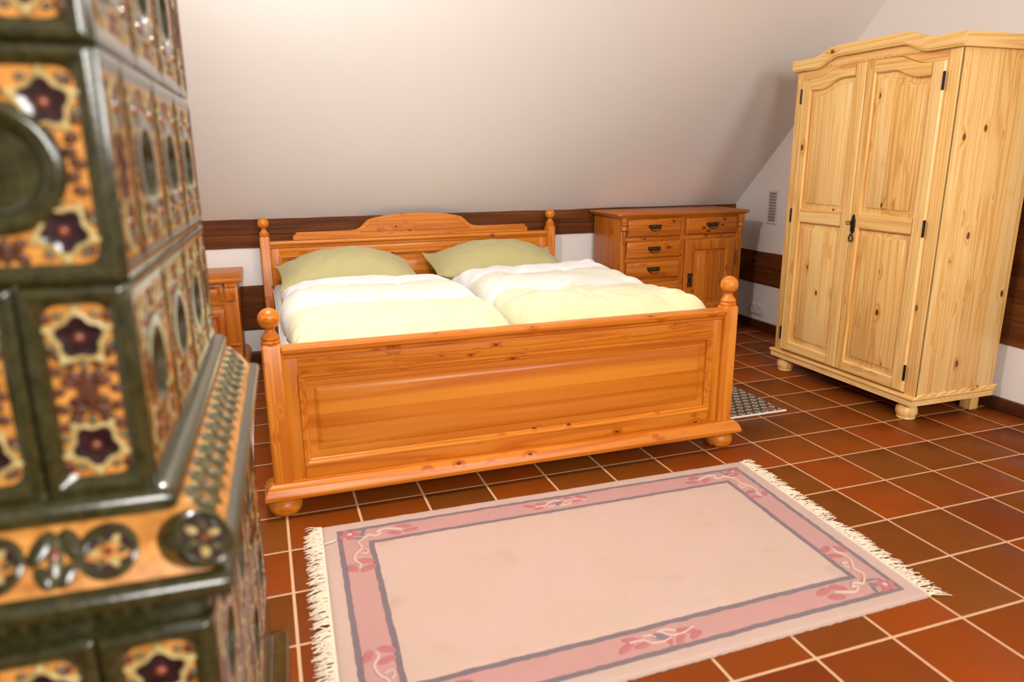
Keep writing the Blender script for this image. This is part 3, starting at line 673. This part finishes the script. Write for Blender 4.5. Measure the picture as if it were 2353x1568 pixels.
# crown with wavy front board
cw = lambda y: 1.688+.046*sm((.345-abs(y-yc))/.15); ct = lambda y: 1.746+.042*sm((.375-abs(y-yc))/.17)
rings = []; n = 48; y0_, y1_ = -.082, .960-.002
for k in range(n+1):
    y = y0_+(y1_-y0_)*k/n; lo, hi = cw(y), ct(y); x = 2.834
    rings.append([(x+.022, y, lo), (x+.006, y, lo), (x+.003, y, lo+.004), (x+.004, y, lo+.007), (x, y, lo+.009), (x, y, hi-.002), (x+.002, y, hi), (x+.022, y, hi)])
obj('crown_board', MB().loops(rings, True, True), wyg, wr)
for yy, s in ((-.082, 1), (.958, -1)):
    obj('crown_side', MB().box(2.856, 3.380, yy, yy+s*.020, 1.688, 1.748, .002), wxg, wr)
obj('top_board', MB().box(2.856, 3.375, -.060, .936, 1.692, 1.704), wxg, wr)
# plinth and feet
bp = [(0, .080), (.004, .082), (.004, .108), (.010, .114), (.011, .120), (.008, .126), (.002, .1285)]
obj('plinth', MB().loops([[(2.852-e, -.056-e, z), (3.376, -.056-e, z), (3.376, .952+e, z), (2.852-e, .952+e, z)] for e, z in bp], True, True), wyg, wr)
obj('side_scallop', (lambda mb: [mb.blob(FY(-.0605), 2.90+k*.066, .1275, .040, .012, .16, -.004, .010, 14) for k in range(8)] and mb)(MB()), wxg, wr)
for fy in (.012, .885): obj('bun_foot', bun_foot(MB(), 2.905, fy, .050, .080, 14), wzy, wr)
for fy in (.012, .885): obj('block_leg', MB().box(3.29, 3.345, fy-.03, fy+.03, 0, .080, .002), wzy, wr)

# ------------------------------------------------------------------ vent grille and socket on the gable wall
T = FX(XR)
vt = thing('vent_grille', (XR, 1.765, .79), 'narrow white vent grille with grey slots on the gable wall', 'vent')
u0, u1, v0, v1 = 1.712, 1.822, .778, 1.012
obj('frame', MB().rect_loops(T, u0, u1, v0, v1, [(0, 0), (0, .006), (.002, .008), (.014, .008), (.016, .006), (.016, .001)], False), M['white_plastic'], vt)
obj('backing', MB().box(XR-.002, XR-.0005, u0+.015, u1-.015, v0+.015, v1-.015), M['slat'], vt)
for k in range(1, 10):
    z = v0+.016+(v1-v0-.032)*k/10; obj('slat', MB().box(XR-.007, XR-.002, u0+.016, u1-.016, z-.0022, z+.0022), M['white_plastic'], vt)
so = thing('wall_socket', (XR, 1.85, .10), 'white double power socket low on the gable wall', 'socket')
u0, u1, v0, v1 = 1.770, 1.926, .102, .184
obj('plate', MB().rect_loops(T, u0, u1, v0, v1, [(0, 0), (0, .008), (.003, .011), (.006, .012)], True), M['white_plastic'], so)
for cy_ in (1.812, 1.884):
    TT = (lambda cyy: (lambda x, y, z: T(cyy+x, .143+y, .012+z)))(cy_)
    sk = obj('socket_insert', MB().lathe([(.029, .0005), (.029, .0035), (.026, .0045), (.0215, .0040), (.0205, -.008), (.0205, -.0095)], (0, 0, 0), 28, TT), M['white_plastic'], so)
    for s in (-1, 1): obj('pin_hole_shade', MB().lathe([(.0028, -.0095), (.0028, -.0088)], (s*.0095, 0, 0), 10, TT), M['hole_shade'], sk)  # solid dark discs: the shade inside the pin holes is put into their colour

# ------------------------------------------------------------------ rug with carved border and fringes
RC = {'TL': Vector((.110, -.145)), 'TR': Vector((1.808, -.172)), 'BR': Vector((1.742, -1.150)), 'BL': Vector((.080, -1.172))}
def RP(a, b, z=0.0):
    """rug metres (a along the length, b from the bed side) -> world"""
    s, t = a/RUG_L, b/RUG_W; p = RC['TL']*(1-s)*(1-t)+RC['TR']*s*(1-t)+RC['BR']*s*t+RC['BL']*(1-s)*t
    return (p.x, p.y, z)
rug = thing('area_rug', (.93, -.66, 0), 'pale pink wool rug with flower border and cream fringes before the bed', 'rug')
nx, ny = 210, 126; mb = MB(); vs = []; fs = []; uvs = []
for j in range(ny+1):
    for i in range(nx+1):
        a, b = RUG_L*i/nx, RUG_W*j/ny; d = min(a, RUG_L-a, b, RUG_W-b); h = .0115
        d2 = d+.010*(noise.noise(Vector((a*22, b*22, 0))))*.5
        for c, w, dep in ((.046, .006, .0022), (.063, .005, .0018), (.144, .005, .0018), (.162, .006, .0022)): h -= dep*math.exp(-((d2-c)/w)**2)
        h -= .006*max(0, 1-d/.008)**2; h += .0012*noise.noise(Vector((a*30, b*30, 2)))+.002*noise.noise(Vector((a*3, b*3, 2)))
        wob = .0035 if (j in (0, ny) or i in (0, nx)) else 0
        p = RP(a, b, max(.003, h)); vs.append((p[0]+wob*noise.noise(Vector((a*60, b*60, 5))), p[1]+wob*noise.noise(Vector((a*60, b*60, 9))), p[2])); uvs.append((a, b))
I = lambda j, i: j*(nx+1)+i
for j in range(ny):
    for i in range(nx): fs.append((I(j, i), I(j, i+1), I(j+1, i+1), I(j+1, i)))
N = len(vs); edge = [I(0, i) for i in range(nx)]+[I(j, nx) for j in range(ny)]+[I(ny, i) for i in range(nx, 0, -1)]+[I(j, 0) for j in range(ny, 0, -1)]
for e in edge: vs.append((vs[e][0], vs[e][1], .0005)); uvs.append(uvs[e])
for k in range(len(edge)):
    k2 = (k+1) % len(edge); fs.append((edge[k], N+k, N+k2, edge[k2]))
mb.add(vs, fs); ro = obj('pile', mb, M['rug'], rug, angle=60)
uvl = ro.data.uv_layers.new(name='UVMap')
for lp in ro.data.loops: uvl.data[lp.index].uv = uvs[lp.vertex_index]
for side in (0, 1):                                   # knotted fringes at both short ends
    fm = MB(); nst = 330 if side == 0 else 300; rnd = random.Random(5+side)
    for k in range(nst):
        b = RUG_W*(k+.5)/nst; L = (.055 if side == 0 else .062)*rnd.uniform(.72, 1.18); da = rnd.gauss(0, .25)+(.35*noise.noise(Vector((b*9, side, 0)))); z0 = .004+rnd.random()*.003
        pts = []
        for q_ in range(5):
            f = q_/4; aa = -f*L if side == 0 else RUG_L+f*L
            bb = b+f*L*da+.003*math.sin(f*6+k); z = z0*(1-f)+.0022+.006*math.sin(f*PI)*rnd.random()
            pts.append(RP(aa, bb, z))
        fm.tube(pts, [.0016, .0021, .0019, .0016, .0009], 4)
    if side == 0: fm.tube([RP(-.004, RUG_W*.115, .008), RP(.012, RUG_W*.125, .016), RP(.030, RUG_W*.118, .015), RP(.042, RUG_W*.105, .014)], [.003, .003, .0028, .0018], 6)
    obj('fringe', fm, M['fringe'], rug, kind='stuff')
    hb = MB().tube([RP(-.003 if side == 0 else RUG_L+.003, RUG_W*k/30, .006) for k in range(31)], .0045, 6); obj('end_binding', hb, M['fringe'], rug)
# carved flower motifs in the border (rug plane, slightly proud)
RN = {'rose': 'petal', 'stem': 'stem', 'greywool': 'bract'}
class Bag(list): pass
def rug_blob(bag, a, b, ru, rv, rot, h=.0035, f=None, n=14): mb = MB(); bag.append(mb); mb.blob(lambda u, v, w: RP(u, v, .0112+w), a, b, ru*1.22, rv*1.3, rot, -.001, h, n, pts=f)
def rug_line(bag, pts, r=.0042): mb = MB(); bag.append(mb); mb.tube([RP(a, b, .0122) for a, b in pts], [r*(.6 if i in (0, len(pts)-1) else 1) for i in range(len(pts))], 6)
def spline(P, n=6):
    out = []
    for k in range(len(P)-1):
        p0, p1, p2, p3 = P[max(k-1, 0)], P[k], P[k+1], P[min(k+2, len(P)-1)]
        for i in range(n):
            t = i/n; out.append(tuple(.5*((2*p1[c])+(-p0[c]+p2[c])*t+(2*p0[c]-5*p1[c]+4*p2[c]-p3[c])*t*t+(-p0[c]+3*p1[c]-3*p2[c]+p3[c])*t**3) for c in (0, 1)))
    return out+[P[-1]]
for ca in (0, 1):
    for cb in (0, 1):
        X = lambda a: a if ca == 0 else RUG_L-a
        Y = lambda b: b if cb == 0 else RUG_W-b
        R_ = lambda r: (r if ca == cb else -r)
        fl_ = Bag(); st = Bag(); gr = Bag()
        for k in range(5):
            an = k*2*PI/5+.4; rug_blob(fl_, X(.088+.021*math.cos(an)), Y(.085+.019*math.sin(an)), .015, .009, R_(an))
        rug_blob(st, X(.088), Y(.085), .008, .008, 0)
        rug_blob(gr, X(.122), Y(.096), .014, .006, R_(.7)); rug_blob(gr, X(.112), Y(.118), .020, .004, R_(.1)); rug_blob(gr, X(.134), Y(.080), .006, .015, R_(.3))
        rug_line(st, [(X(a), Y(b)) for a, b in spline([(.128, .128), (.150, .110), (.172, .122), (.190, .108), (.178, .098), (.205, .085), (.235, .095), (.262, .105)])])
        rug_line(st, [(X(a), Y(b)) for a, b in spline([(.128, .128), (.112, .150), (.118, .185), (.098, .215), (.090, .250), (.105, .280), (.100, .300)])])
        rug_line(st, [(X(a), Y(b)) for a, b in spline([(.112, .215), (.130, .222), (.136, .205), (.126, .192)])], .0028)
        for a, b, r, an in ((.270, .085, .026, .2), (.292, .118, .028, -.25), (.235, .120, .024, .5)): rug_blob(fl_, X(a), Y(b), r, .012, R_(an))
        for a, b, r, an in ((.122, .262, .024, .3), (.080, .292, .022, 1.2), (.126, .305, .024, -.5)): rug_blob(fl_, X(a), Y(b), r, .012, R_(an))
        for mb_, mt in ((fl_, 'rose'), (st, 'stem'), (gr, 'greywool')): [obj(RN[mt], m_, M[mt], rug) for m_ in mb_]
for cb in (0, 1):
    Y = lambda b: b if cb == 0 else RUG_W-b
    s = 1 if cb == 0 else -1; fl_ = Bag(); st = Bag(); gr = Bag(); m0 = RUG_L*.495
    for a, b, ru, rv, an in ((-.105, .095, .026, .010, .5), (-.080, .120, .024, .009, -.2), (-.060, .090, .022, .009, .1), (.055, .085, .026, .010, .8), (.085, .105, .028, .011, -.3), (.100, .082, .022, .009, .4), (.020, .085, .018, .008, 1.2)): rug_blob(fl_, m0+a, Y(b), ru, rv, s*an)
    rug_blob(gr, m0, Y(.108), .020, .011, .3, .004)
    for P_ in ([(-.090, .110), (-.05, .108), (-.03, .090), (.0, .085), (.03, .092)], [(.01, .122), (.035, .100), (.07, .098), (.110, .112)], [(.0, .124), (.03, .126), (.055, .112)], [(-.045, .122), (-.02, .118), (-.012, .104)]): rug_line(st, [(m0+a, Y(b)) for a, b in spline(P_)], .003)
    for mb_, mt in ((fl_, 'rose'), (st, 'stem'), (gr, 'greywool')): [obj(RN[mt], m_, M[mt], rug) for m_ in mb_]

# ------------------------------------------------------------------ bedside mats
def small_mat(label, x0, x1, y0, y1, tagged):
    t = thing('bedside_mat', ((x0+x1)/2, (y0+y1)/2, 0), label, 'mat'); mb = MB(); nx, ny = 16, 40; vs = []; fs = []
    zz = lambda x, y: .006+.0012*noise.noise(Vector((x*6, y*6, 1)))
    for j in range(ny+1):
        for i in range(nx+1):
            x = x0+(x1-x0)*i/nx; y = y0+(y1-y0)*j/ny; vs.append((x, y, zz(x, y)))
    I = lambda j, i: j*(nx+1)+i
    for j in range(ny):
        for i in range(nx): fs.append((I(j, i), I(j, i+1), I(j+1, i+1), I(j+1, i)))
    N = len(vs); ed = [I(0, i) for i in range(nx)]+[I(j, nx) for j in range(ny)]+[I(ny, i) for i in range(nx, 0, -1)]+[I(j, 0) for j in range(ny, 0, -1)]
    for e in ed: vs.append((vs[e][0], vs[e][1], .0005))
    for k in range(len(ed)): fs.append((ed[k], N+k, N+(k+1) % len(ed), ed[(k+1) % len(ed)]))
    mb.add(vs, fs); o = obj('weave', mb, M['mat'], t, angle=60); set_uv(o, lambda c: (c.x+x0+4, c.y+y0+4))
    for y in (y0, y1): obj('hem', MB().tube([(x0-.003+(x1-x0+.006)*k/20, y, .0062) for k in range(21)], .0058, 8), M['hem'], t)
    if tagged: obj('tag', MB().box(x1-.095, x1-.040, y0+.030, y0+.052, .006, .0090, .0008), M['ltag'], t)
    return t
small_mat('olive mat with pale blossoms beside the bed, before the wardrobe', 1.955, 2.410, .280, 1.50, True)
lm = small_mat('olive mat with pale blossoms on the nightstand side of the bed', -.590, -.130, .47, 1.66, False)
ft = MB(); rnd = random.Random(3)
for k in range(150):
    y = .475+1.18*k/150; ft.tube([(-.132, y, .006), (-.122, y+.002, .010), (-.114, y+.004*rnd.random(), .006)], [.002, .0022, .001], 4)
obj('edge_stitching', ft, M['hem'], lm, kind='stuff')

# ------------------------------------------------------------------ tiled stove
TH = .032; SX, SY = -.140, -1.594           # near right-hand corner of the upper body
sv = thing('tiled_stove', (SX, SY, 0), 'large old ceramic tiled stove in green and ochre with flower reliefs', 'stove', rz=-TH)
TW, HH = .222, .247; DEP = TW*3.5; WID = TW*3.5
SM = [M[k] for k in ('green', 'ochre', 'purple', 'cream', 'leafb', 'dish', 'olive', 'red')]
G, O, PU, CR, LB, DI, OL, RE = range(8)
def star(R, a0, pw=.30): return lambda a: 1-pw*.5*(1-math.cos(5*(a-a0)))
def flower(mb, T, u, v, R, a0, k_=1.0):
    st = lambda a: .74+.26*abs(math.cos(2.5*(a-a0)))**1.4
    rg = []
    for k, w in ((1.24, .001), (1.17, .005*k_), (1.05, .006*k_), (.95, .003)):
        rg.append([T(u+R*k*st(2*PI*i/30)*math.cos(2*PI*i/30), v+R*k*st(2*PI*i/30)*math.sin(2*PI*i/30), w) for i in range(30)])
    mb.loops(rg, False, False, CR)
    rg = [[T(u+R*k*st(2*PI*i/30)*math.cos(2*PI*i/30), v+R*k*st(2*PI*i/30)*math.sin(2*PI*i/30), w) for i in range(30)] for k, w in ((.98, .003), (.7, .0015), (.35, .001))]
    mb.loops(rg, False, True, PU)
    for k in range(5):
        a = a0+k*2*PI/5; mb.blob(T, u+R*1.18*math.cos(a), v+R*1.18*math.sin(a), .0065, .0045, a, .002, .005*k_, 8, CR)
        a += PI/5; mb.blob(T, u+R*1.20*math.cos(a), v+R*1.20*math.sin(a), .006, .0045, a+1.5, .0005, .004*k_, 8, OL)
    mb.blob(T, u, v, R*.24, R*.24, 0, .001, .005, 10, RE)
def rrect(T, u0, u1, v0, v1, r, w, n=4):
    pts = []
    for cu, cv, a0 in ((u1-r, v1-r, 0), (u0+r, v1-r, PI/2), (u0+r, v0+r, PI), (u1-r, v0+r, 1.5*PI)):
        for k in range(n+1): a = a0+PI/2*k/n; pts.append(T(cu+r*math.cos(a), cv+r*math.sin(a), w))
    return pts
def stove_tile(W, H, half, bd=1.0, k_=1.0):
    """bd: border width factor, k_: relief height factor"""
    mb = MB(); T = FY(0); g = .0015; a, b = W/2-g, H/2-g
    def R(e, r, w): eu = e*bd; return rrect(T, -a+eu, a-eu, -b+e, b-e, r, w)
    mb.loops([R(0, .002, -.02), R(0, .002, .006*k_), R(.003, .003, .009*k_), R(.009, .003, .010*k_), R(.012, .004, .0085*k_)], False, False, G)
    mb.loops([R(.012, .004, .0085*k_), R(.015, .006, .006*k_), R(.018, .012, .0035*k_), R(.021, .016, .001)], False, False, G)
    fm = .021*bd; rn = random.Random(4 if half else 9)
    def leaf(u, v, ru, rv, an, m=LB): mb.blob(T, u, v, ru*1.12, rv*1.35, an, .0003, .0035*k_, 8, m)
    if half:
        mb.loops([R(.021, .016, .001), R(.026, .018, .0005), R(.034, .01, .0005)], False, True, O)
        for s in (1, -1): flower(mb, T, 0, s*(b-.058), .0265, PI/2 if s > 0 else -PI/2, k_)
        mb.tube([T(0, -.045, .001), T(.002, 0, .002), T(-.002, .045, .001)], .0030, 6, LB)
        for s in (1, -1):
            for v, u, an in ((.046, .027, .9), (.034, .015, .3), (.026, .029, .2), (.012, .018, .5), (.002, .030, -.3), (-.010, .014, -.6), (-.018, .028, .5), (-.032, .016, .3), (-.040, .028, -.4), (.088, .031, 1.2), (-.088, .031, 1.2)): leaf(s*u, v, .0080, .0048, s*an)
            leaf(s*.012, .018, .010, .006, s*.9); leaf(s*.012, -.022, .010, .006, -s*.9)
        leaf(0, .004, .011, .019, 0)
    else:
        r1 = R(.026, .018, .0005); an = [math.atan2(p[2], p[0]) for p in r1]
        mb.loops([R(.021, .016, .001), r1, [T(.070*math.cos(q_), .070*math.sin(q_), .0008) for q_ in an]], False, False, O)
        n = 32; ring = lambda r, w: [T(r*math.cos(2*PI*i/n), r*math.sin(2*PI*i/n), w) for i in range(n)]
        mb.loops([ring(.0705, .0005), ring(.069, .005*k_), ring(.063, .009*k_), ring(.056, .0085*k_), ring(.049, .003)], False, False, G)
        mb.loops([ring(.049, .003), ring(.044, -.006), ring(.032, -.013), ring(.016, -.017), ring(.004, -.0175)], False, True, DI)
        for su in (1, -1):
            for sv_ in (1, -1):
                flower(mb, T, su*(a-.052), sv_*(b-.056), .0255, PI/2 if sv_ > 0 else -PI/2, k_)
            for v, u, an in ((.030, a-.032, .5), (.016, a-.036, .2), (.004, a-.029, -.4), (-.010, a-.035, .6), (-.024, a-.030, -.2), (.088, a-.030, .6), (-.088, a-.030, .6), (.050, a-.026, .3), (-.050, a-.026, .3)): leaf(su*u, v, .0080, .0050, su*an)
        for v in (b-.036, -b+.036):
            leaf(0, v, .007, .012, 0)
            for s in (1, -1): leaf(s*.013, v+.006, .009, .005, s*.8); leaf(s*.014, v-.008, .009, .005, -s*.6)
    return mb
full_me = stove_tile(TW, HH, False).mesh('stove_tile', SM, angle=45); half_me = stove_tile(TW/2, HH, True).mesh('stove_half_tile', SM, angle=45)
full_side = stove_tile(TW, HH, False, .28, .32).mesh('stove_tile', SM, angle=45); half_side = stove_tile(TW/2, HH, True, .28, .32).mesh('stove_half_tile', SM, angle=45)
def place_tile(kind, face, pos, z, e):
    """face 'f' front (-Y), 's' right side (+X), 'l' left side; pos: centre along the face"""
    o = bpy.data.objects.new('stove_tile' if kind == 'full' else 'stove_half_tile', (full_me if kind == 'full' else half_me) if face in 'fb' else (full_side if kind == 'full' else half_side)); COL.objects.link(o); o.parent = sv
    if face == 'f': o.location = (pos, -e, z)
    elif face == 's': o.location = (e, pos, z); o.rotation_euler = (0, 0, PI/2)
    elif face == 'l': o.location = (-WID-e, pos, z); o.rotation_euler = (0, 0, -PI/2)
    elif face == 'b': o.location = (pos, DEP+e, z); o.rotation_euler = (0, 0, PI)
def row(z0, front_half_first, e):
    z = z0+HH/2; sc = 1+2*e/DEP
    for face in 'fslb':
        hf = front_half_first if face in 'fb' else not front_half_first
        c = 0.0
        seq = (['half']+['full']*3) if hf else (['full']*3+['half'])
        for k in seq:
            w = TW if k == 'full' else TW/2; mid = (c+w/2)*sc-e; c += w
            place_tile(k, face, (-mid if face in 'fb' else mid), z, e)
            t_ = sv.children[-1] if False else bpy.data.objects[[o.name for o in (COL.objects[-1],)][0]]
            t_.scale = (sc, 1, 1)
ZU = .868
for k in range(4): row(ZU+k*(HH+.001), k in (0, 2), 0.0)
E2 = .050; ZL = .214
for k in range(2): row(ZL+k*(HH+.001), k == 1, E2)
obj('core', MB().box(-WID+.008, -.008, .008, DEP-.008, .70, ZU+4*(HH+.001)), M['green'], sv, local=True)
obj('core', MB().box(-WID-E2+.008, E2-.008, -E2+.008, DEP+E2-.008, .05, .72), M['green'], sv, local=True)
PRf = lambda e, z: [(-WID-e, -e, z), (e, -e, z), (e, DEP+e, z), (-WID-e, DEP+e, z)]
def prounded(e, z, r=.012):
    return [(x, y, z) for x, y, _ in rrect(lambda u, v, w: (u, v, w), -WID-e, e, -e, DEP+e, max(.002, r), z, 3)]
cor = MB()
seq_t = [(0, ZU+.004), (.012, ZU+.004), (.020, ZU), (.024, ZU-.006), (.025, ZU-.014), (.024, ZU-.021), (.021, ZU-.025)]
cor.loops([prounded(e, z) for e, z in seq_t], True, False, G)
seq_s = [(.021, ZU-.025), (.026, ZU-.028), (.037, ZU-.041), (.050, ZU-.058), (.060, ZU-.076), (.066, ZU-.086)]
cor.loops([prounded(e, z) for e, z in seq_s], False, False, O)
seq_b = [(.066, ZU-.086), (.076, ZU-.086), (.083, ZU-.092), (.085, ZU-.100), (.082, ZU-.109), (.074, ZU-.116), (.062, ZU-.124), (.054, ZU-.134), (.050, ZU-.150), (.045, ZU-.158)]
cor.loops([prounded(e, z) for e, z in seq_b], False, True, G)
co_ = obj('cornice', cor, SM, sv, local=True, angle=50)
# reliefs on the slope of the cornice
def slope_T(face):
    p0 = (.023, ZU-.024); p1 = (.064, ZU-.084); dx, dz = p1[0]-p0[0], p1[1]-p0[1]; L = math.hypot(dx, dz)
    def T(u, v, w):              # v: 0 top .. L bottom
        e = p0[0]+dx*v/L+(-dz/L)*w; z = p0[1]+dz*v/L+(dx/L)*w
        if face == 'f': return (-u, -e, z)
        if face == 's': return (e, u, z)
        if face == 'c': return (e+u*.707+w*.3, -e+u*.707-w*.3, z)
        return (-u, DEP+e, z)
    return T, L
def rosette(T, u, v, R, mb):
    n = 24; rg = lambda r, w: [T(u+r*math.cos(2*PI*i/n), v+r*math.sin(2*PI*i/n), w) for i in range(n)]
    mb.loops([rg(R, 0), rg(R*.97, .006), rg(R*.86, .008), rg(R*.76, .004), rg(R*.70, .003)], False, False, G); mb.loops([rg(R*.70, .003), rg(R*.2, .002)], False, True, PU)
    for k in range(6): a = k*PI/3; mb.blob(T, u+R*.44*math.cos(a), v+R*.44*math.sin(a), R*.22, R*.15, a, .002, .005, 8, OL if k % 2 else CR)
    mb.blob(T, u, v, R*.17, R*.17, 0, .003, .006, 8, RE)
def palmette(T, u, v, mb, L):
    for s in (1, -1):
        mb.blob(T, u+s*.016, v-.010, .012, .024, -s*.5, .0, .006, 10, G); mb.blob(T, u+s*.012, v+.020, .010, .018, s*.5, .0, .005, 10, G)
    mb.blob(T, u, v+.004, .009, .032, 0, .001, .008, 10, OL); mb.blob(T, u, v-.002, .006, .010, 0, .006, .004, 8, RE)
def acanthus(T, u, mb, L):
    """one drooping leaf of the side frieze, pointed towards the lower edge"""
    sh = lambda a: 1+.25*max(0, math.sin(a))**6
    mb.blob(T, u, L*.42, .0235, L*.42, 0, .0, .005, 16, OL, sh)
    for s in (1, -1): mb.blob(T, u+s*.010, L*.26, .008, L*.16, s*.35, .004, .004, 8, OL); mb.blob(T, u+s*.019, L*.66, .007, .009, s*.6, .001, .005, 8, OL); mb.blob(T, u+s*.023, L*.18, .0045, .006, 0, .001, .005, 8, CR)
    mb.blob(T, u, L*.50, .003, L*.22, 0, .005, .003, 8, OL)
T, L = slope_T('f')
for k in range(7):
    uc = .045+k*.1145
    if uc < .78: r_ = MB(); rosette(T, uc+.004, L*.52, .033, r_); obj('rosette', r_, SM, sv, local=True)
    if uc+.057 < .76: r_ = MB(); palmette(T, uc+.057, L*.5, r_, L); obj('palmette', r_, SM, sv, local=True)
T, L = slope_T('s')
Tc, Lc = slope_T('c'); r_ = MB(); Tb = lambda u, v, w: Tc(u, v, w+.004)
r_.loops([[Tc(.034*math.cos(2*PI*i/24), Lc*.52+.034*math.sin(2*PI*i/24), w) for i in range(24)] for w in (-.03, .0045)], False, True, G); rosette(Tb, 0, Lc*.52, .034, r_); obj('rosette', r_, SM, sv, local=True)
for k in range(16):
    r_ = MB(); acanthus(T, .040+k*.0480, r_, L); obj('acanthus_leaf', r_, SM, sv, local=True)
bead = MB()
for face in 'fs':
    nb = 46
    for k in range(nb):
        u = -.07+(DEP+.14)*k/(nb-1); zc = ZU-.113; e = .079
        f = (lambda uu, vv, ww: (-uu, -e-ww, zc+vv)) if face == 'f' else (lambda uu, vv, ww: (e+ww, uu, zc+vv))
        bead.blob(f, u, 0, .006, .009, 0, -.004, .006, 8, G)
obj('bead_edge', bead, SM, sv, local=True, kind='stuff')
pl_ = MB(); pl_.loops([prounded(e, z) for e, z in ((.085, 0), (.092, .01), (.092, .034), (.086, .046), (.066, .054), (.056, .060), (.052, .072), (.050, .200), (.047, .214))], True, True, G)
obj('plinth', pl_, SM, sv, local=True, angle=50)
zt = ZU+4*(HH+.001); ct_ = MB(); ct_.loops([prounded(e, z) for e, z in ((-.005, zt-.001), (.010, zt), (.020, zt+.010), (.026, zt+.030), (.050, zt+.055), (.062, zt+.075), (.060, zt+.088), (.04, zt+.092))], True, True, G)
obj('top_cornice', ct_, SM, sv, local=True, angle=50)

# ------------------------------------------------------------------ ceiling lamp (out of view, above the frame)
def glow(name, color, strength):
    t = NT(name); t.b.inputs['Emission Color'].default_value = (*color, 1); t.b.inputs['Emission Strength'].default_value = strength; t.put(t.b.inputs['Base Color'], (.8, .8, .8)); return t.mat
def globe(mb, c, R, n=24):
    pr = [(max(.0005, R*math.cos(a)), R*math.sin(a)) for a in [-PI/2+PI*k/14 for k in range(15)]]; return mb.lathe(pr, c, n)
def emit_strength(W, R): return W/(4*PI*R*R*PI)
lp = thing('pendant_lamp_offscreen', (LAMP_POS[0], LAMP_POS[1], LAMP_POS[2]-.1), 'opal glass globe pendant lamp hanging from the attic ceiling', 'lamp')
R1 = .085
obj('globe_offscreen', globe(MB(), LAMP_POS, R1), glow('opal_glow', (1, .965, .92), emit_strength(LAMP_W, R1)), lp)
obj('cord', MB().tube([(LAMP_POS[0], LAMP_POS[1], LAMP_POS[2]+R1), (LAMP_POS[0], LAMP_POS[1], 2.70)], .004, 6), M['iron'], lp)
obj('ceiling_rose', MB().lathe([(.045, -.03), (.05, -.02), (.05, 0)], (LAMP_POS[0], LAMP_POS[1], ZC), 20), M['white_plastic'], lp)
